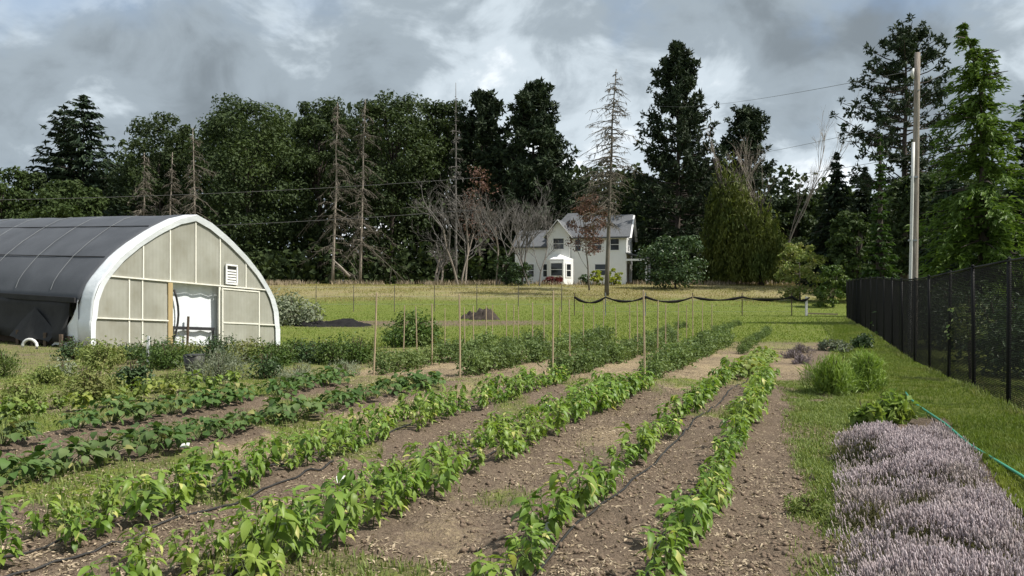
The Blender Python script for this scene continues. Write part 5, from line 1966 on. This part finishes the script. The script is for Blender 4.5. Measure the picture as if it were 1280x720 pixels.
# white plant tags
tm = MB().add([(-.05, 0, 0), (.05, 0, 0), (.05, .035, .05), (-.05, .035, .05), (-.05, .004, -.003), (.05, .004, -.003), (.05, .039, .047), (-.05, .039, .047)],
              [[0, 1, 2, 3], [7, 6, 5, 4], [0, 4, 5, 1], [1, 5, 6, 2], [2, 6, 7, 3], [3, 7, 4, 0]])
tm.bar((0, .01, -.12), (0, .02, .02), .012)
TD = mesh_np('plant_tag', np.concatenate(tm.V), [np.concatenate(f) for f in tm.F.values()], M['tag'])
for u, v, s, lab in ((685, 692, 1.0, 'white plant label at the bottom between pepper plants of the right bed'),
                     (230, 569, 1.0, 'white plant label at the edge of the dark leafy row'),
                     (428, 607, 1.0, 'white plant label on the path left of the middle pepper bed'),
                     (683, 514, 1.0, 'white plant label on the path beside the middle pepper bed'),
                     (764, 484, .9, 'white plant label near the far end of the middle pepper bed'),
                     (714, 455, 1.1, 'white plant label in the third tomato row'),
                     (566, 447, 1.2, 'white plant label in the leftmost tomato row'),
                     (1068, 462, 1.2, 'white plant label in the tall bright green clump')):
    Y = EYE * F / (v - 361)
    x = wx(u, Y)
    zup = .30 if v == 462 else .05
    o = link('plant_tag', TD, None, (x, Y - (.7 if v == 462 else 0), float(gzs(x, Y)) + zup), (0, 0, r_.uniform(-.3, .3)), s * .95)
    tag(o, lab, 'plant label', 'white plant labels')
# white stake in the herbs, white pipe bend under the greenhouse skirt, black pot
Y = 17.2
x = wx(184, Y)
tag(MB().bar((0, 0, -.1), (.03, 0, .62), .05, .03).build('marker_stake', M['tag'], None, loc=(x, Y, gzf(x, Y))), 'short white marker stake among the herbs below the greenhouse', 'stake')
Y = 20.6
x = wx(42, Y)
pp = [(.19 * math.cos(a) - .1, 0, .19 * math.sin(a) + .03) for a in np.linspace(-.3, PI + .1, 10)]
tag(MB().tube(pp, .04, 7).build('bent_pipe', M['white_pipe'], None, True, loc=(x, Y, gzf(x, Y) + .12)), 'bent white pipe below the dark greenhouse skirt', 'pipe')
Y = 15.0
x = wx(243, Y)
tag(MB().tube([(0, 0, 0), (0, 0, .02), (0, 0, .38), (0, 0, .40), (0, 0, .36)], [.12, .15, .20, .215, .17], 12).build('plant_pot', M['black_plastic'], None, True, loc=(x, Y, gzf(x, Y))), 'black plastic pot beside the grey-green lavender mound', 'pot')


def lump(name, label, cat, x, y, w, dpt, h, mt, seed, n=26):
    i, j = np.meshgrid(np.linspace(-1, 1, n), np.linspace(-1, 1, n), indexing='ij')
    rr_ = np.clip(1 - np.sqrt(i ** 2 + j ** 2), 0, 1) ** .6
    z = h * rr_ * (.15 + 1.0 * vnoise(i * 3 + seed, j * 3, seed) + .7 * vnoise(i * 8, j * 8 + seed, seed + 1)) - .03
    V = np.stack([i * w / 2, j * dpt / 2, z], -1).reshape(-1, 3)
    a = (np.arange(n - 1)[:, None] * n + np.arange(n - 1)[None]).ravel()
    me = mesh_np(name, V, np.stack([a, a + n, a + n + 1, a + 1], 1), M[mt], True)
    tag(link(name, me, None, (x, y, gzf(x, y))), label, cat)


lump('tarp', 'crumpled black tarp on the ground right of the silver bush', 'tarp', wx(430, 37), 37, 2.8, 1.6, .30, 'black_cloth', 3)
lump('tarp', 'low dark tarp edge between the silver bush and the crumpled tarp', 'tarp', wx(392, 36.5), 36.5, 2.0, 1.0, .26, 'black_cloth', 4)
lump('soil_pile', 'dark compost pile in the middle of the far field', 'compost', wx(606, 42), 42, 1.7, 1.4, .62, 'compost', 5)
lump('soil_pile', 'small dark compost heap left of the compost pile', 'compost', wx(588, 43), 43, 1.2, 1.0, .4, 'compost', 6)
lump('soil_lump', 'dark brown clod beside the lavender edge', 'clod', wx(1013, 6.75), 6.75, .12, .10, .085, 'compost', 8, 9)
# leaning pale log at the trees
Y = 88
MB_ = MB().tube([(0, 0, 0), (-.9, 0, 1.0), (-1.9, .1, 1.9)], [.16, .13, .07], 6)
tag(MB_.build('fallen_log', M['pale_bark'], None, True, loc=(wx(437, Y), Y, wz(346, Y) - .0)), 'pale broken log leaning at the foot of the twin dead conifers', 'log')
